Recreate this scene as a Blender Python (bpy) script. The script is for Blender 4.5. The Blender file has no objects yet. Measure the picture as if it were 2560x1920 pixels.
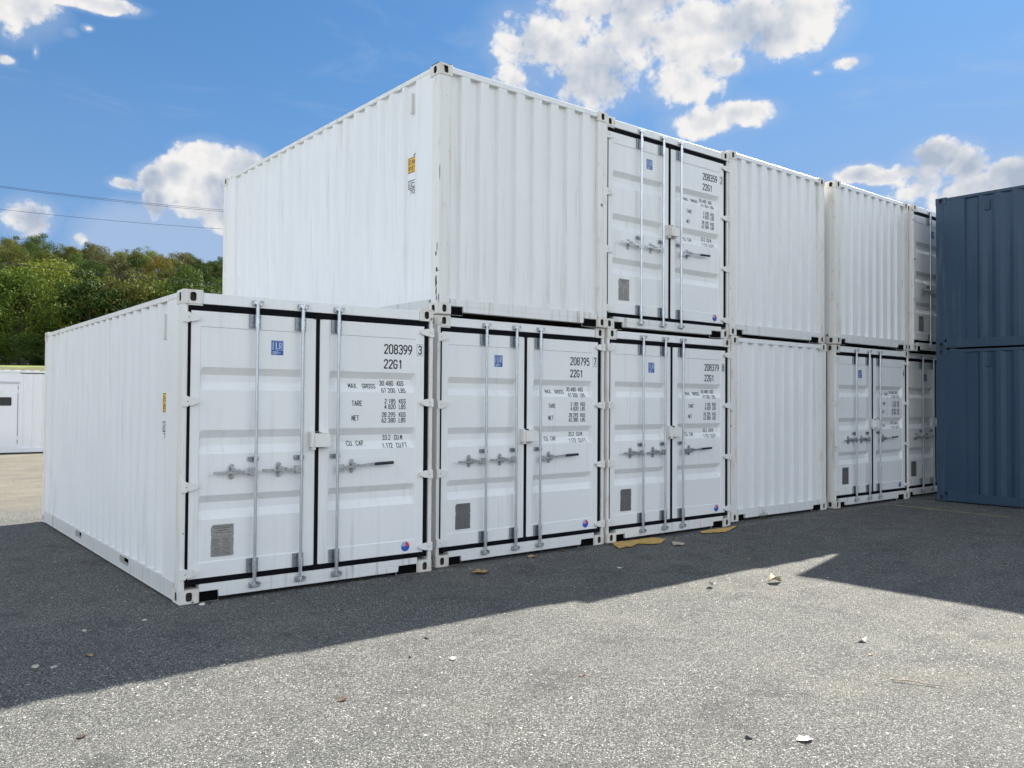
import bpy, bmesh, math, random
from mathutils import Vector, Matrix, Euler, noise as mn

random.seed(7)
sc = bpy.context.scene
COL = sc.collection

# ------------------------------------------------------------------ camera
YAW, PITCH, ROLL, FPX = 0.6827, 0.0218, 0.0069, 2130.24
fw = Vector((math.sin(YAW) * math.cos(PITCH), math.cos(YAW) * math.cos(PITCH), math.sin(PITCH)))
rt = Vector((math.cos(YAW), -math.sin(YAW), 0))
upv = rt.cross(fw)
r2 = rt * math.cos(ROLL) + upv * math.sin(ROLL)
u2 = -rt * math.sin(ROLL) + upv * math.cos(ROLL)
cam = bpy.data.cameras.new("camera")
cam.sensor_width = 36
cam.lens = FPX / 2560 * 36
cam.clip_end = 3000
cam.clip_start = 0.05
co = bpy.data.objects.new("camera", cam)
COL.objects.link(co)
m = Matrix((r2, u2, -fw)).transposed().to_4x4()
m.translation = Vector((-2.3032, -7.1111, 1.673))
co.matrix_world = m
sc.camera = co

# ------------------------------------------------------------------ light
SUN = Vector((7.32, 1.95, 5.23)).normalized()
SUN_EL = math.asin(SUN.z)
SUN_AZ = math.atan2(SUN.x, SUN.y)
sun = bpy.data.lights.new("sun", 'SUN')
sun.energy = 4.6
sun.angle = math.radians(0.5)
sun.color = (1.0, 0.93, 0.82)
so = bpy.data.objects.new("sun", sun)
COL.objects.link(so)
so.rotation_euler = SUN.to_track_quat('Z', 'Y').to_euler()
so.location = (20, 5, 30)

sc.view_settings.view_transform = 'Standard'
sc.view_settings.look = 'None'
sc.view_settings.gamma = 1
sc.view_settings.use_curve_mapping = False
sc.view_settings.exposure = 1.75

# ------------------------------------------------------------------ node helpers
class NT:
    def __init__(s, tree):
        s.t = tree
        s.n = tree.nodes
        s.l = tree.links
    def new(s, typ, **kw):
        n = s.n.new(typ)
        for k, v in kw.items():
            setattr(n, k, v)
        return n
    def link(s, a, b):
        s.l.new(a, b)
    def setin(s, sock, v):
        if hasattr(v, 'is_output') or isinstance(v, bpy.types.NodeSocket):
            s.l.new(v, sock)
        else:
            sock.default_value = v
    def math(s, op, a, b=0.0, c=0.0, clamp=False):
        n = s.n.new('ShaderNodeMath')
        n.operation = op
        n.use_clamp = clamp
        s.setin(n.inputs[0], a)
        s.setin(n.inputs[1], b)
        if len(n.inputs) > 2:
            s.setin(n.inputs[2], c)
        return n.outputs[0]
    def smooth(s, v, a, b, lo=0.0, hi=1.0):
        n = s.n.new('ShaderNodeMapRange')
        n.interpolation_type = 'SMOOTHSTEP'
        s.setin(n.inputs['Value'], v)
        n.inputs['From Min'].default_value = a
        n.inputs['From Max'].default_value = b
        n.inputs['To Min'].default_value = lo
        n.inputs['To Max'].default_value = hi
        return n.outputs['Result']
    def mix(s, f, a, b, mode='MIX'):
        n = s.n.new('ShaderNodeMix')
        n.data_type = 'RGBA'
        n.blend_type = mode
        s.setin(n.inputs[0], f)
        s.setin(n.inputs[6], a)
        s.setin(n.inputs[7], b)
        return n.outputs[2]
    def noise(s, vec, scale, detail=4, rough=0.55, dist=0.0):
        n = s.n.new('ShaderNodeTexNoise')
        if vec is not None:
            s.l.new(vec, n.inputs['Vector'])
        n.inputs['Scale'].default_value = scale
        n.inputs['Detail'].default_value = detail
        n.inputs['Roughness'].default_value = rough
        n.inputs['Distortion'].default_value = dist
        return n.outputs['Fac']
    def vmul(s, vec, k):
        n = s.n.new('ShaderNodeVectorMath')
        n.operation = 'MULTIPLY'
        s.setin(n.inputs[0], vec)
        n.inputs[1].default_value = k
        return n.outputs[0]

# ------------------------------------------------------------------ world: physical sky plus clouds
world = bpy.data.worlds.new("World")
world.cycles.sampling_method = 'MANUAL'
world.cycles.sample_map_resolution = 512
sc.world = world
world.use_nodes = True
W = NT(world.node_tree)
W.n.clear()
SKY_STR = 0.06
sky = W.new('ShaderNodeTexSky', sky_type='NISHITA')
sky.sun_disc = False
sky.sun_elevation = SUN_EL
sky.sun_rotation = SUN_AZ
sky.air_density = 1.0
sky.dust_density = 0.6
sky.ozone_density = 2.2
bg = W.new('ShaderNodeBackground')
tc = W.new('ShaderNodeTexCoord')
dirv = tc.outputs['Generated']
sep = W.new('ShaderNodeSeparateXYZ')
W.link(dirv, sep.inputs[0])
el = W.math('MULTIPLY', W.math('ARCSINE', sep.outputs[2]), 57.2958)
az = W.math('MULTIPLY', W.math('ARCTAN2', sep.outputs[0], sep.outputs[1]), 57.2958)
# the glare round the sun is rolled off as the camera's sensor did, a pale haze lies near the horizon
sk = W.new('ShaderNodeVectorMath', operation='SCALE')
W.link(sky.outputs[0], sk.inputs[0])
sk.inputs['Scale'].default_value = SKY_STR
dv = W.new('ShaderNodeVectorMath', operation='DIVIDE')
W.link(sk.outputs[0], dv.inputs[0])
dv.inputs[1].default_value = (0.047, 0.170, 0.50)
ad = W.new('ShaderNodeVectorMath', operation='ADD')
W.link(dv.outputs[0], ad.inputs[0])
ad.inputs[1].default_value = (1, 1, 1)
d3 = W.new('ShaderNodeVectorMath', operation='DIVIDE')
W.link(sk.outputs[0], d3.inputs[0])
W.link(ad.outputs[0], d3.inputs[1])
hzf = W.math('ADD', W.smooth(el, 26, 2, 0.0, 0.42), W.math('MULTIPLY', W.smooth(az, 22, 75), W.smooth(el, 45, 8, 0.0, 0.42)))
skyc = W.mix(hzf, d3.outputs[0], (0.115, 0.155, 0.215, 1))
W.link(skyc, bg.inputs['Color'])
bg.inputs['Strength'].default_value = 1.0
# every cloud: azimuth, elevation, half width, half height (degrees), strength
CL = [(41.40,23.00,3.24,2.17,1.00),(44.65,21.54,2.94,2.09,1.00),(48.64,22.77,3.91,2.48,1.00),(50.22,20.47,2.33,1.28,1.00),(54.07,23.51,3.97,1.76,1.00),(57.56,23.37,2.53,1.62,1.00),(47.30,25.10,3.43,1.32,1.00),(39.78,21.12,1.90,1.41,0.70),(53.19,21.20,1.27,0.60,0.80),(51.78,18.07,2.17,0.86,0.80),(54.33,18.31,1.87,0.71,0.80),(60.67,20.63,1.05,0.42,0.55),(58.89,20.32,0.45,0.23,0.10),(8.54,21.65,1.95,1.21,0.90),(12.18,22.83,2.42,0.41,0.80),(8.36,20.59,0.97,0.45,0.70),(11.31,21.05,0.43,0.29,0.35),(12.27,21.44,0.33,0.19,0.45),(9.59,19.79,0.19,0.42,0.30),(8.03,18.96,0.50,0.27,0.35),(19.28,15.07,1.45,0.90,1.00),(21.22,14.64,1.48,1.01,1.00),(17.75,13.96,1.30,0.76,1.00),(16.13,13.44,0.97,0.71,1.00),(14.78,13.06,0.95,0.37,0.80),(19.30,13.51,2.43,1.08,1.00),(16.27,12.15,0.65,0.95,1.00),(20.6,12.6,2.2,1.5,1.00),(18.2,12.6,2.0,1.2,0.80),(9.45,10.51,1.24,0.95,1.00),(12.09,9.62,0.54,0.51,0.80),(65.91,14.62,1.66,0.82,1.00),(67.12,13.80,1.25,0.81,1.00),(61.36,14.16,1.33,0.47,1.00),(62.85,13.85,1.35,0.42,0.90),(64.04,14.06,0.93,0.51,1.00),(67.32,12.52,2.26,1.14,1.00),(69.59,13.05,1.58,1.00,1.00),(65.40,13.41,1.92,1.15,0.90)]
dens = None
for (a0, e0, ra, re, s_) in CL:
    da = W.math('MULTIPLY', W.math('SUBTRACT', az, a0), 1 / (ra * 1.22))
    de = W.math('MULTIPLY', W.math('SUBTRACT', el, e0), 1 / (re * 1.22))
    q = W.math('ADD', W.math('MULTIPLY', da, da), W.math('MULTIPLY', de, de))
    v = W.math('SUBTRACT', s_, q)
    dens = v if dens is None else W.math('SMOOTH_MAX' if False else 'MAXIMUM', dens, v)
dens = W.math('MAXIMUM', dens, -1.6)
def puff(vec):
    # billows: fractal noise with rounded cells on top
    a = W.noise(vec, 15, 9, 0.56, 0.15)
    v = W.new('ShaderNodeTexVoronoi', feature='F1')
    W.link(vec, v.inputs['Vector'])
    v.inputs['Scale'].default_value = 26
    v.inputs['Detail'].default_value = 2.6
    v.inputs['Roughness'].default_value = 0.5
    v.inputs['Lacunarity'].default_value = 2.3
    b = W.math('SUBTRACT', 0.86, v.outputs['Distance'])
    return W.math('ADD', W.math('MULTIPLY', W.math('SUBTRACT', a, 0.5), 3.1), W.math('MULTIPLY', b, 1.0))
n2 = W.noise(dirv, 62, 6, 0.62, 0.4)
nz = W.math('ADD', puff(dirv), W.math('MULTIPLY', W.math('SUBTRACT', n2, 0.5), 1.5))
sh = W.new('ShaderNodeVectorMath', operation='ADD')
W.link(dirv, sh.inputs[0])
tow = (SUN - Vector((math.sin(0.75) * 0.94, math.cos(0.75) * 0.94, 0.34))).normalized() * 0.010
sh.inputs[1].default_value = tuple(Vector((tow.x, tow.y, max(tow.z, 0.006))))
nz_s = puff(sh.outputs[0])
relief = W.math('SUBTRACT', W.math('SUBTRACT', nz, nz_s), W.math('MULTIPLY', W.math('SUBTRACT', n2, 0.5), 1.0))
# unseen scattered cumulus added over the rest of the sky, away from the part the list above describes
away = W.math('ABSOLUTE', W.math('SUBTRACT', az, 39.0))
away = W.smooth(away, 36, 55)
n3 = W.noise(W.vmul(dirv, (1, 1, 2.2)), 2.6, 4, 0.55)
rest = W.math('SUBTRACT', W.math('MULTIPLY', W.math('MULTIPLY', away, W.smooth(n3, 0.40, 0.56)), 2.6), 1.6)
rest = W.math('MINIMUM', rest, W.smooth(el, 3, 9, -1.6, 0.9))
dens = W.math('MAXIMUM', dens, rest)
d2 = W.math('ADD', W.math('ADD', dens, 0.22), nz)
alpha = W.smooth(d2, 0.0, 0.70)
# thin milky veil low over the wooded hill and around the big clouds
veil = W.math('MULTIPLY', W.smooth(W.math('ADD', dens, W.math('MULTIPLY', nz, 0.4)), -1.4, 0.4), 0.34)
cir = W.noise(W.vmul(dirv, (2.2, 3.5, 13)), 1.7, 6, 0.62, 0.8)
veil = W.math('MAXIMUM', veil, W.math('MULTIPLY', W.smooth(cir, 0.50, 0.75), 0.26))
va = W.math('MULTIPLY', W.math('SUBTRACT', az, 17.0), 1 / 7.0)
ve = W.math('MULTIPLY', W.math('SUBTRACT', el, 9.4), 1 / 3.6)
vq = W.math('SUBTRACT', 1.0, W.math('ADD', W.math('MULTIPLY', va, va), W.math('MULTIPLY', ve, ve)))
veil = W.math('MAXIMUM', veil, W.math('MULTIPLY', W.smooth(W.math('ADD', vq, W.math('MULTIPLY', nz, 0.12)), 0.0, 0.6), 0.62))
n4 = W.noise(dirv, 11, 4, 0.5, 0.2)
body = W.math('ADD', W.math('ADD', W.math('ADD', dens, 0.15), W.math('MULTIPLY', nz, 0.35)), W.math('MULTIPLY', W.math('SUBTRACT', n4, 0.5), 4.2))
thick = W.smooth(body, 0.15, 1.75, 0.0, 0.95)
thick = W.math('SUBTRACT', thick, W.math('MULTIPLY', relief, 0.55), clamp=True)
ccol = W.mix(thick, (1.0, 0.985, 0.97, 1), (0.47, 0.55, 0.68, 1))
ccol = W.mix(away, ccol, (0.92, 0.965, 1.0, 1))
cb = W.new('ShaderNodeBackground')
W.link(ccol, cb.inputs['Color'])
CLOUD_STR = 0.27
# unseen cumulus low behind the camera, brightened as added fill for the shaded fronts
low_fill = W.math('MULTIPLY', W.math('MULTIPLY', away, W.smooth(sep.outputs[0], 0.2, -0.8, 0.88, 1.12)), W.smooth(el, 50, 16, 0.0, 2.55))
W.link(W.math('MULTIPLY', W.math('ADD', 1.0, low_fill), CLOUD_STR), cb.inputs['Strength'])
vb = W.new('ShaderNodeBackground')
vb.inputs['Color'].default_value = (0.54, 0.66, 0.88, 1)
vb.inputs['Strength'].default_value = 0.262
mx0 = W.new('ShaderNodeMixShader')
W.link(veil, mx0.inputs[0])
W.link(bg.outputs[0], mx0.inputs[1])
W.link(vb.outputs[0], mx0.inputs[2])
mx = W.new('ShaderNodeMixShader')
W.link(alpha, mx.inputs[0])
W.link(mx0.outputs[0], mx.inputs[1])
W.link(cb.outputs[0], mx.inputs[2])
wo = W.new('ShaderNodeOutputWorld')
W.link(mx.outputs[0], wo.inputs['Surface'])

# ------------------------------------------------------------------ materials
def new_mat(name):
    mt = bpy.data.materials.new(name)
    mt.use_nodes = True
    N = NT(mt.node_tree)
    b = N.n.get('Principled BSDF')
    return mt, N, b

def plain(name, col, rough=0.5, metal=0.0, spec=0.5, var=0.0, vscale=8.0):
    mt, N, b = new_mat(name)
    b.inputs['Roughness'].default_value = rough
    b.inputs['Metallic'].default_value = metal
    b.inputs['Specular IOR Level'].default_value = spec
    c = (*col, 1)
    if var:
        g = N.new('ShaderNodeNewGeometry')
        n = N.noise(g.outputs['Position'], vscale, 5, 0.6)
        lo = tuple(x * (1 - var) for x in col) + (1,)
        hi = tuple(min(1, x * (1 + var)) for x in col) + (1,)
        N.link(N.mix(N.smooth(n, 0.3, 0.7), lo, hi), b.inputs['Base Color'])
    else:
        b.inputs['Base Color'].default_value = c
    return mt

def paint(name, col, dirt=(0.45, 0.42, 0.36), dirt_amt=0.35, rust=0.0, rough=0.38, wave=0.5, scale=1.0):
    """sheet-metal paint: faint rain streaks, grime specks, chips of rust, and panels that are never quite flat"""
    mt, N, b = new_mat(name)
    g = N.new('ShaderNodeNewGeometry')
    pos = g.outputs['Position']
    big = N.noise(pos, 0.9, 3, 0.5)
    streak = N.noise(N.vmul(pos, (9, 9, 0.55)), 1.6, 5, 0.6)
    speck = N.noise(pos, 38, 3, 0.6)
    c = N.mix(N.smooth(big, 0.3, 0.7), tuple(x * 0.965 for x in col) + (1,), (*col, 1))
    f = N.math('MULTIPLY', N.smooth(streak, 0.50, 0.78), N.math('MULTIPLY', N.smooth(big, 0.35, 0.65), dirt_amt))
    c = N.mix(f, c, (*dirt, 1))
    scr = N.noise(N.vmul(pos, (21, 21, 1.3)), 1.3, 3, 0.7)
    sp = N.math('MULTIPLY', N.math('MAXIMUM', N.smooth(speck, 0.70, 0.76), N.smooth(scr, 0.735, 0.76)), dirt_amt)
    c = N.mix(sp, c, tuple(x * 0.6 for x in dirt) + (1,))
    if rust:
        rn = N.noise(pos, 15, 6, 0.68, 0.4)
        rn2 = N.noise(N.vmul(pos, (1, 1, 0.35)), 9, 5, 0.6)
        halo = N.smooth(rn2, 0.56 - rust * 0.1, 0.74)
        c = N.mix(N.math('MULTIPLY', halo, 0.45), c, (0.50, 0.33, 0.20, 1))
        core = N.smooth(rn, 0.66 - rust * 0.05, 0.71)
        c = N.mix(core, c, (0.12, 0.045, 0.02, 1))
    N.link(c, b.inputs['Base Color'])
    rr = N.smooth(streak, 0.2, 0.8, rough - 0.06, rough + 0.16)
    N.link(rr, b.inputs['Roughness'])
    b.inputs['Specular IOR Level'].default_value = 0.4
    bp = N.new('ShaderNodeBump')
    bp.inputs['Strength'].default_value = wave
    bp.inputs['Distance'].default_value = 0.02
    h = N.math('ADD', N.noise(pos, 1.7, 2, 0.4), N.math('MULTIPLY', N.noise(pos, 60, 2, 0.5), 0.012))
    N.link(h, bp.inputs['Height'])
    N.link(bp.outputs[0], b.inputs['Normal'])
    return mt

M = {}
M['white'] = paint('white_paint', (0.83, 0.83, 0.82), dirt_amt=0.38, wave=0.85)
M['white_post'] = paint('white_post_paint', (0.79, 0.78, 0.745), dirt=(0.42, 0.36, 0.28), dirt_amt=0.7, rust=0.05)
M['white_sill'] = paint('white_sill_paint', (0.77, 0.77, 0.75), dirt=(0.30, 0.28, 0.24), dirt_amt=0.95)
M['casting'] = paint('casting_paint', (0.74, 0.72, 0.67), dirt=(0.42, 0.33, 0.24), dirt_amt=0.9, rust=1.2, rough=0.5)
M['cream'] = paint('cream_paint', (0.74, 0.72, 0.66), dirt_amt=0.7, rust=0.0)
M['blue'] = paint('blue_paint', (0.024, 0.056, 0.100), dirt=(0.10, 0.12, 0.14), dirt_amt=0.5, rough=0.42, wave=0.8)
M['blue_post'] = paint('blue_post_paint', (0.028, 0.058, 0.100), dirt=(0.16, 0.17, 0.18), dirt_amt=0.8, rough=0.45)
M['rubber'] = plain('gasket_rubber', (0.005, 0.0055, 0.008), 0.75, spec=0.12, var=0.3)
M['rail'] = paint('shaded_rail_paint', (0.66, 0.66, 0.64), dirt=(0.30, 0.28, 0.24), dirt_amt=0.9)  # weathered grey, with the down-facing rail's shade put into the colour
M['hole'] = plain('casting_hole_shade', (0.085, 0.078, 0.070), 0.9, var=0.4, vscale=30)  # rusty grey-brown, darkened to carry the shade inside the holes
M['dark'] = plain('pocket_shade', (0.005, 0.005, 0.005), 0.95, spec=0.05)  # black of the added plates that stand for shade in the sill pockets
M['floor'] = plain('plywood_floor', (0.025, 0.02, 0.016), 0.95)
M['steel'] = plain('galvanised_steel', (0.62, 0.64, 0.66), 0.34, 0.85, var=0.07, vscale=14)
M['steel_dull'] = plain('dull_steel', (0.44, 0.45, 0.46), 0.34, 0.85, var=0.25, vscale=40)
M['guide_steel'] = plain('guide_steel', (0.33, 0.35, 0.38), 0.42, 0.8, var=0.25, vscale=50)
M['grip'] = plain('black_grip', (0.012, 0.012, 0.014), 0.5)
M['ink'] = plain('black_lettering', (0.015, 0.017, 0.022), 0.6)
M['ink_faded'] = plain('faded_lettering', (0.10, 0.11, 0.12), 0.6)
M['sticker'] = plain('blue_sticker', (0.010, 0.085, 0.36), 0.4)
M['sticker_white'] = plain('sticker_white', (0.75, 0.80, 0.85), 0.5)
M['plate'] = plain('data_plate_metal', (0.30, 0.29, 0.27), 0.5, 0.2, var=0.12, vscale=60)
M['plate_dark'] = plain('data_plate_grey', (0.15, 0.15, 0.155), 0.5, 0.2, var=0.15, vscale=60)
M['plate_ink'] = plain('data_plate_print', (0.09, 0.085, 0.08), 0.6)
M['yellow'] = plain('yellow_sticker', (0.80, 0.42, 0.03), 0.5)
M['red'] = plain('red_print', (0.65, 0.05, 0.07), 0.5)
M['royal'] = plain('blue_print', (0.03, 0.09, 0.42), 0.5)
M['pale'] = plain('pale_blue_print', (0.35, 0.42, 0.68), 0.5)
M['window'] = plain('tinted_window', (0.012, 0.014, 0.016), 0.12)
M['cabin'] = paint('cabin_paint', (0.80, 0.81, 0.84), dirt_amt=0.12)
M['primer'] = plain('scraped_paint', (0.035, 0.045, 0.05), 0.7, var=0.3)
M['cable'] = plain('overhead_cable', (0.02, 0.02, 0.025), 0.6)
M['cord'] = plain('white_cord', (0.72, 0.72, 0.70), 0.6)

# ------------------------------------------------------------------ mesh builder
class MB:
    def __init__(s):
        s.v = []
        s.f = []
        s.mi = []
        s.m = 0
    def add(s, vs, fs):
        o = len(s.v)
        s.v += [tuple(p) for p in vs]
        for f in fs:
            s.f.append(tuple(i + o for i in f))
            s.mi.append(s.m)
        return s
    def box(s, x0, x1, y0, y1, z0, z1):
        if x0 > x1: x0, x1 = x1, x0
        if y0 > y1: y0, y1 = y1, y0
        if z0 > z1: z0, z1 = z1, z0
        vs = [(x, y, z) for z in (z0, z1) for y in (y0, y1) for x in (x0, x1)]
        return s.add(vs, [(0, 2, 3, 1), (4, 5, 7, 6), (0, 1, 5, 4), (2, 6, 7, 3), (0, 4, 6, 2), (1, 3, 7, 5)])
    def prism(s, pts, y0, y1):
        """polygon in the (x, z) plane pushed from y0 to y1 (y0 < y1, the outline runs counterclockwise seen from -y)"""
        n = len(pts)
        vs = [(x, y0, z) for x, z in pts] + [(x, y1, z) for x, z in pts]
        fs = [tuple(range(n)), tuple(range(2 * n - 1, n - 1, -1))]
        for i in range(n):
            j = (i + 1) % n
            fs.append((i, i + n, j + n, j))
        return s.add(vs, fs)
    def cyl(s, a, b, r0, r1=None, n=12, caps=True):
        a, b = Vector(a), Vector(b)
        r1 = r0 if r1 is None else r1
        d = (b - a).normalized()
        q = d.to_track_quat('Z', 'Y').to_matrix()
        vs = []
        for c, r in ((a, r0), (b, r1)):
            for i in range(n):
                t = 2 * math.pi * i / n
                vs.append(c + q @ Vector((r * math.cos(t), r * math.sin(t), 0)))
        fs = [(i, (i + 1) % n, (i + 1) % n + n, i + n) for i in range(n)]
        if caps:
            fs += [tuple(range(n - 1, -1, -1)), tuple(range(n, 2 * n))]
        return s.add(vs, fs)
    def tube(s, pts, r, n=6):
        for a, b in zip(pts[:-1], pts[1:]):
            s.cyl(a, b, r, n=n)
        return s
    def mesh(s, name, mats, bevel=0.0, smooth=False):
        me = bpy.data.meshes.new(name)
        me.from_pydata(s.v, [], s.f)
        for mt in (mats if isinstance(mats, (list, tuple)) else [mats]):
            me.materials.append(mt)
        for p, i in zip(me.polygons, s.mi):
            p.material_index = i
        if bevel:
            bm = bmesh.new()
            bm.from_mesh(me)
            ed = [e for e in bm.edges if len(e.link_faces) == 2 and e.calc_face_angle(0) > 0.6]
            bmesh.ops.bevel(bm, geom=ed, offset=bevel, segments=1, affect='EDGES', clamp_overlap=True)
            bm.to_mesh(me)
            bm.free()
        if smooth:
            for p in me.polygons:
                p.use_smooth = True
            me.set_sharp_from_angle(angle=math.radians(40))
        me.update()
        return me

def link(name, me, parent=None, loc=None):
    o = bpy.data.objects.new(name, me)
    COL.objects.link(o)
    if parent is not None:
        o.parent = parent
    if loc is not None:
        o.location = loc
    return o

def tag(o, label=None, cat=None, group=None, kind=None):
    if label: o['label'] = label
    if cat: o['category'] = cat
    if group: o['group'] = group
    if kind: o['kind'] = kind
    return o

def thing(name, loc, rz, label, cat, group=None):
    o = bpy.data.objects.new(name, None)
    COL.objects.link(o)
    o.location = loc
    o.rotation_euler = (0, 0, rz)
    o.empty_display_size = 0.2
    return tag(o, label, cat, group)

# ------------------------------------------------------------------ container geometry (x across, y depth, z up; front face at y = 0)
CW, CH, CLN = 2.438, 2.591, 6.058
RV = 0.006                        # posts, rails stand this far behind the castings
DOORY = 0.024                     # front of the door frames

def casting_mesh(name, mats, square=False):
    """corner block with its lower outer corner at the origin (x to the right, y back): oval holes in front, on the left, on top"""
    b = MB()
    w, d, h = 0.162, 0.178, 0.118
    def holed(o, ax, ay, W_, H_, cx, cy, hw, hh, n_in, depth):
        o, ax, ay, n_in = Vector(o), Vector(ax), Vector(ay), Vector(n_in)
        outer, inner = [], []
        K = 4
        cs = [(0, 0), (W_, 0), (W_, H_), (0, H_)]
        for i in range(4):
            p, q = cs[i], cs[(i + 1) % 4]
            for k in range(K):
                t = k / K
                outer.append((p[0] + (q[0] - p[0]) * t, p[1] + (q[1] - p[1]) * t))
        for (x, y) in outer:
            a = math.atan2((y - cy) / (H_ / 2), (x - cx) / (W_ / 2))
            e = 0.62 if not square else 0.35
            c_, s_ = math.cos(a), math.sin(a)
            inner.append((cx + hw * math.copysign(abs(c_) ** e, c_), cy + hh * math.copysign(abs(s_) ** e, s_)))
        n = len(outer)
        P = lambda x, y, dd=0: o + ax * x + ay * y + n_in * dd
        vs = [P(*q) for q in outer] + [P(*q) for q in inner] + [P(*q, 0.006) for q in inner] + [P(cx + (q[0] - cx) * 1.15, cy + (q[1] - cy) * 1.1, depth) for q in inner]
        fs = []
        for i in range(n):
            j = (i + 1) % n
            fs += [(i, j, j + n, i + n), (i + n, j + n, j + 2 * n, i + 2 * n)]
        b.m = 0
        b.add(vs, fs)
        b.m = 1
        b.add(vs[2 * n:], [(i, (i + 1) % n, (i + 1) % n + n, i + n) for i in range(n)] + [tuple(range(n, 2 * n))])
        b.m = 0
    holed((0, 0, 0), (1, 0, 0), (0, 0, 1), w, h, w * 0.50, h * 0.5, 0.027, 0.038, (0, 1, 0), 0.045)
    holed((0, d, 0), (0, -1, 0), (0, 0, 1), d, h, d * 0.5, h * 0.5, 0.030, 0.038, (1, 0, 0), 0.045)
    holed((0, 0, h), (1, 0, 0), (0, 1, 0), w, d, w * 0.5, d * 0.5, 0.030, 0.05, (0, 0, -1), 0.02)
    b.add([(0, 0, 0), (w, 0, 0), (w, d, 0), (0, d, 0), (w, 0, h), (w, d, h), (0, d, h)], [(0, 3, 2, 1), (1, 2, 5, 4), (2, 3, 6, 5)])
    me = b.mesh(name, mats)
    bm = bmesh.new()
    bm.from_mesh(me)
    bmesh.ops.remove_doubles(bm, verts=bm.verts, dist=0.0004)
    ed = [e for e in bm.edges if len(e.link_faces) == 2 and abs(e.calc_face_angle(0) - math.pi / 2) < 0.05 and e.calc_length() > 0.02]
    def outer_edge(e):
        for v in e.verts:
            k = sum((abs(v.co.x) < 1e-4 or abs(v.co.x - w) < 1e-4, abs(v.co.y) < 1e-4 or abs(v.co.y - d) < 1e-4, abs(v.co.z) < 1e-4 or abs(v.co.z - h) < 1e-4))
            if k < 2: return False
        return True
    bmesh.ops.bevel(bm, geom=[e for e in ed if outer_edge(e)], offset=0.006, segments=2, affect='EDGES')
    bmesh.ops.recalc_face_normals(bm, faces=bm.faces)
    bm.to_mesh(me)
    bm.free()
    return me

def corrugated(profile, axis_pts_top, z0, z1, thick=0.0):
    """profile: list of (along, inset)"""
    b = MB()
    n = len(profile)
    vs = []
    for (a, d) in profile:
        vs.append((a, d, z0))
    for (a, d) in profile:
        vs.append((a, d, z1))
    fs = [(i, i + 1, i + 1 + n, i + n) for i in range(n - 1)]
    b.add(vs, fs)
    return b

def side_profile():
    D = 0.031
    p = [(0.14, 0.0), (0.471, 0.0), (0.492, D), (0.665, D), (0.70, 0.0), (0.748, 0.0)]
    P = 0.2723
    e = 0.748
    for k in range(17):
        p += [(e + 0.068, D), (e + 0.136, D), (e + 0.204, 0.0)]
        if k < 16:
            e += P
            p.append((e, 0.0))
    p += [(5.358, 0.0), (5.393, D), (5.566, D), (5.587, 0.0), (CLN - 0.10, 0.0)]
    return p

def end_profile():
    D = 0.0456
    p = [(0.150, D), (0.272, D), (0.286, 0.0)]
    e = 0.394
    for k in range(8):
        p.append((e, 0.0))
        if k < 7:
            p += [(e + 0.018, D), (e + 0.122, D), (e + 0.138, 0.0)]
            e += 0.251
    p += [(e + 0.018, D), (2.290, D)]
    return p

TROUGH = [(1.954, 1.890, 1.832, 1.761), (1.425, 1.358, 1.296, 1.223), (0.879, 0.817, 0.752, 0.677)]
TD = 0.040
INS = 0.006
Z_IN0, Z_IN1 = 0.324, 2.293
LEAF = [(0.074, 1.186, 0.150, 1.085), (1.224, 2.342, 1.319, 2.250)]   # leaf left/right, recess left/right
DZ0, DZ1 = 0.198, 2.420

def zprof():
    p = [(Z_IN0, 0.0), (Z_IN0 + 0.008, INS)]
    for t in reversed(TROUGH):
        p += [(t[3], INS), (t[2], INS + TD), (t[1], INS + TD), (t[0], INS)]
    p += [(Z_IN1 - 0.008, INS), (Z_IN1, 0.0)]
    return p
ZP = zprof()

def surf(u, w):
    """depth of the door surface behind the frame plane at (u, w)"""
    for (l0, l1, a, c) in LEAF:
        if a < u < c and Z_IN0 < w < Z_IN1:
            for (w0, d0), (w1, d1) in zip(ZP[:-1], ZP[1:]):
                if w0 <= w <= w1:
                    d = d0 + (d1 - d0) * (w - w0) / max(1e-6, w1 - w0)
                    k = min(1.0, (u - a) / 0.022, (c - u) / 0.022)
                    return d * k if d > INS else d * min(1, k * 3)
    return 0.0

def door_mesh(i):
    l0, l1, a, c = LEAF[i]
    b = MB()
    y = DOORY
    # frame plane around the recess
    xs = [l0, a, a + 0.007, a + 0.022, c - 0.022, c - 0.007, c, l1]
    zs = [DZ0, Z_IN0] + [z for z, _ in ZP[1:-1]] + [Z_IN1, DZ1]
    prof = {round(z, 4): d for z, d in ZP}
    vs = []
    for z in zs:
        d = prof.get(round(z, 4), 0.0)
        for x in xs:
            if x in (l0, a, c, l1) or z in (DZ0, DZ1, Z_IN0, Z_IN1):
                k = 0.0
                dd = 0.0
            elif x in (a + 0.007, c - 0.007):
                dd = INS + max(0, d - INS) * 0.3
            else:
                dd = d
            vs.append((x, y + dd, z))
    nx = len(xs)
    fs = []
    for r in range(len(zs) - 1):
        for q in range(nx - 1):
            k = r * nx + q
            fs.append((k, k + 1, k + nx + 1, k + nx))
    o = len(vs)
    fl = list(b.add(vs, fs).f)
    # returns at the leaf edges
    for (p, q) in (((l0, DZ0), (l1, DZ0)), ((l1, DZ0), (l1, DZ1)), ((l1, DZ1), (l0, DZ1)), ((l0, DZ1), (l0, DZ0))):
        b.add([(p[0], y, p[1]), (q[0], y, q[1]), (q[0], y + 0.05, q[1]), (p[0], y + 0.05, p[1])], [(0, 3, 2, 1)])
    return b.mesh('door', M['white'])

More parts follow.
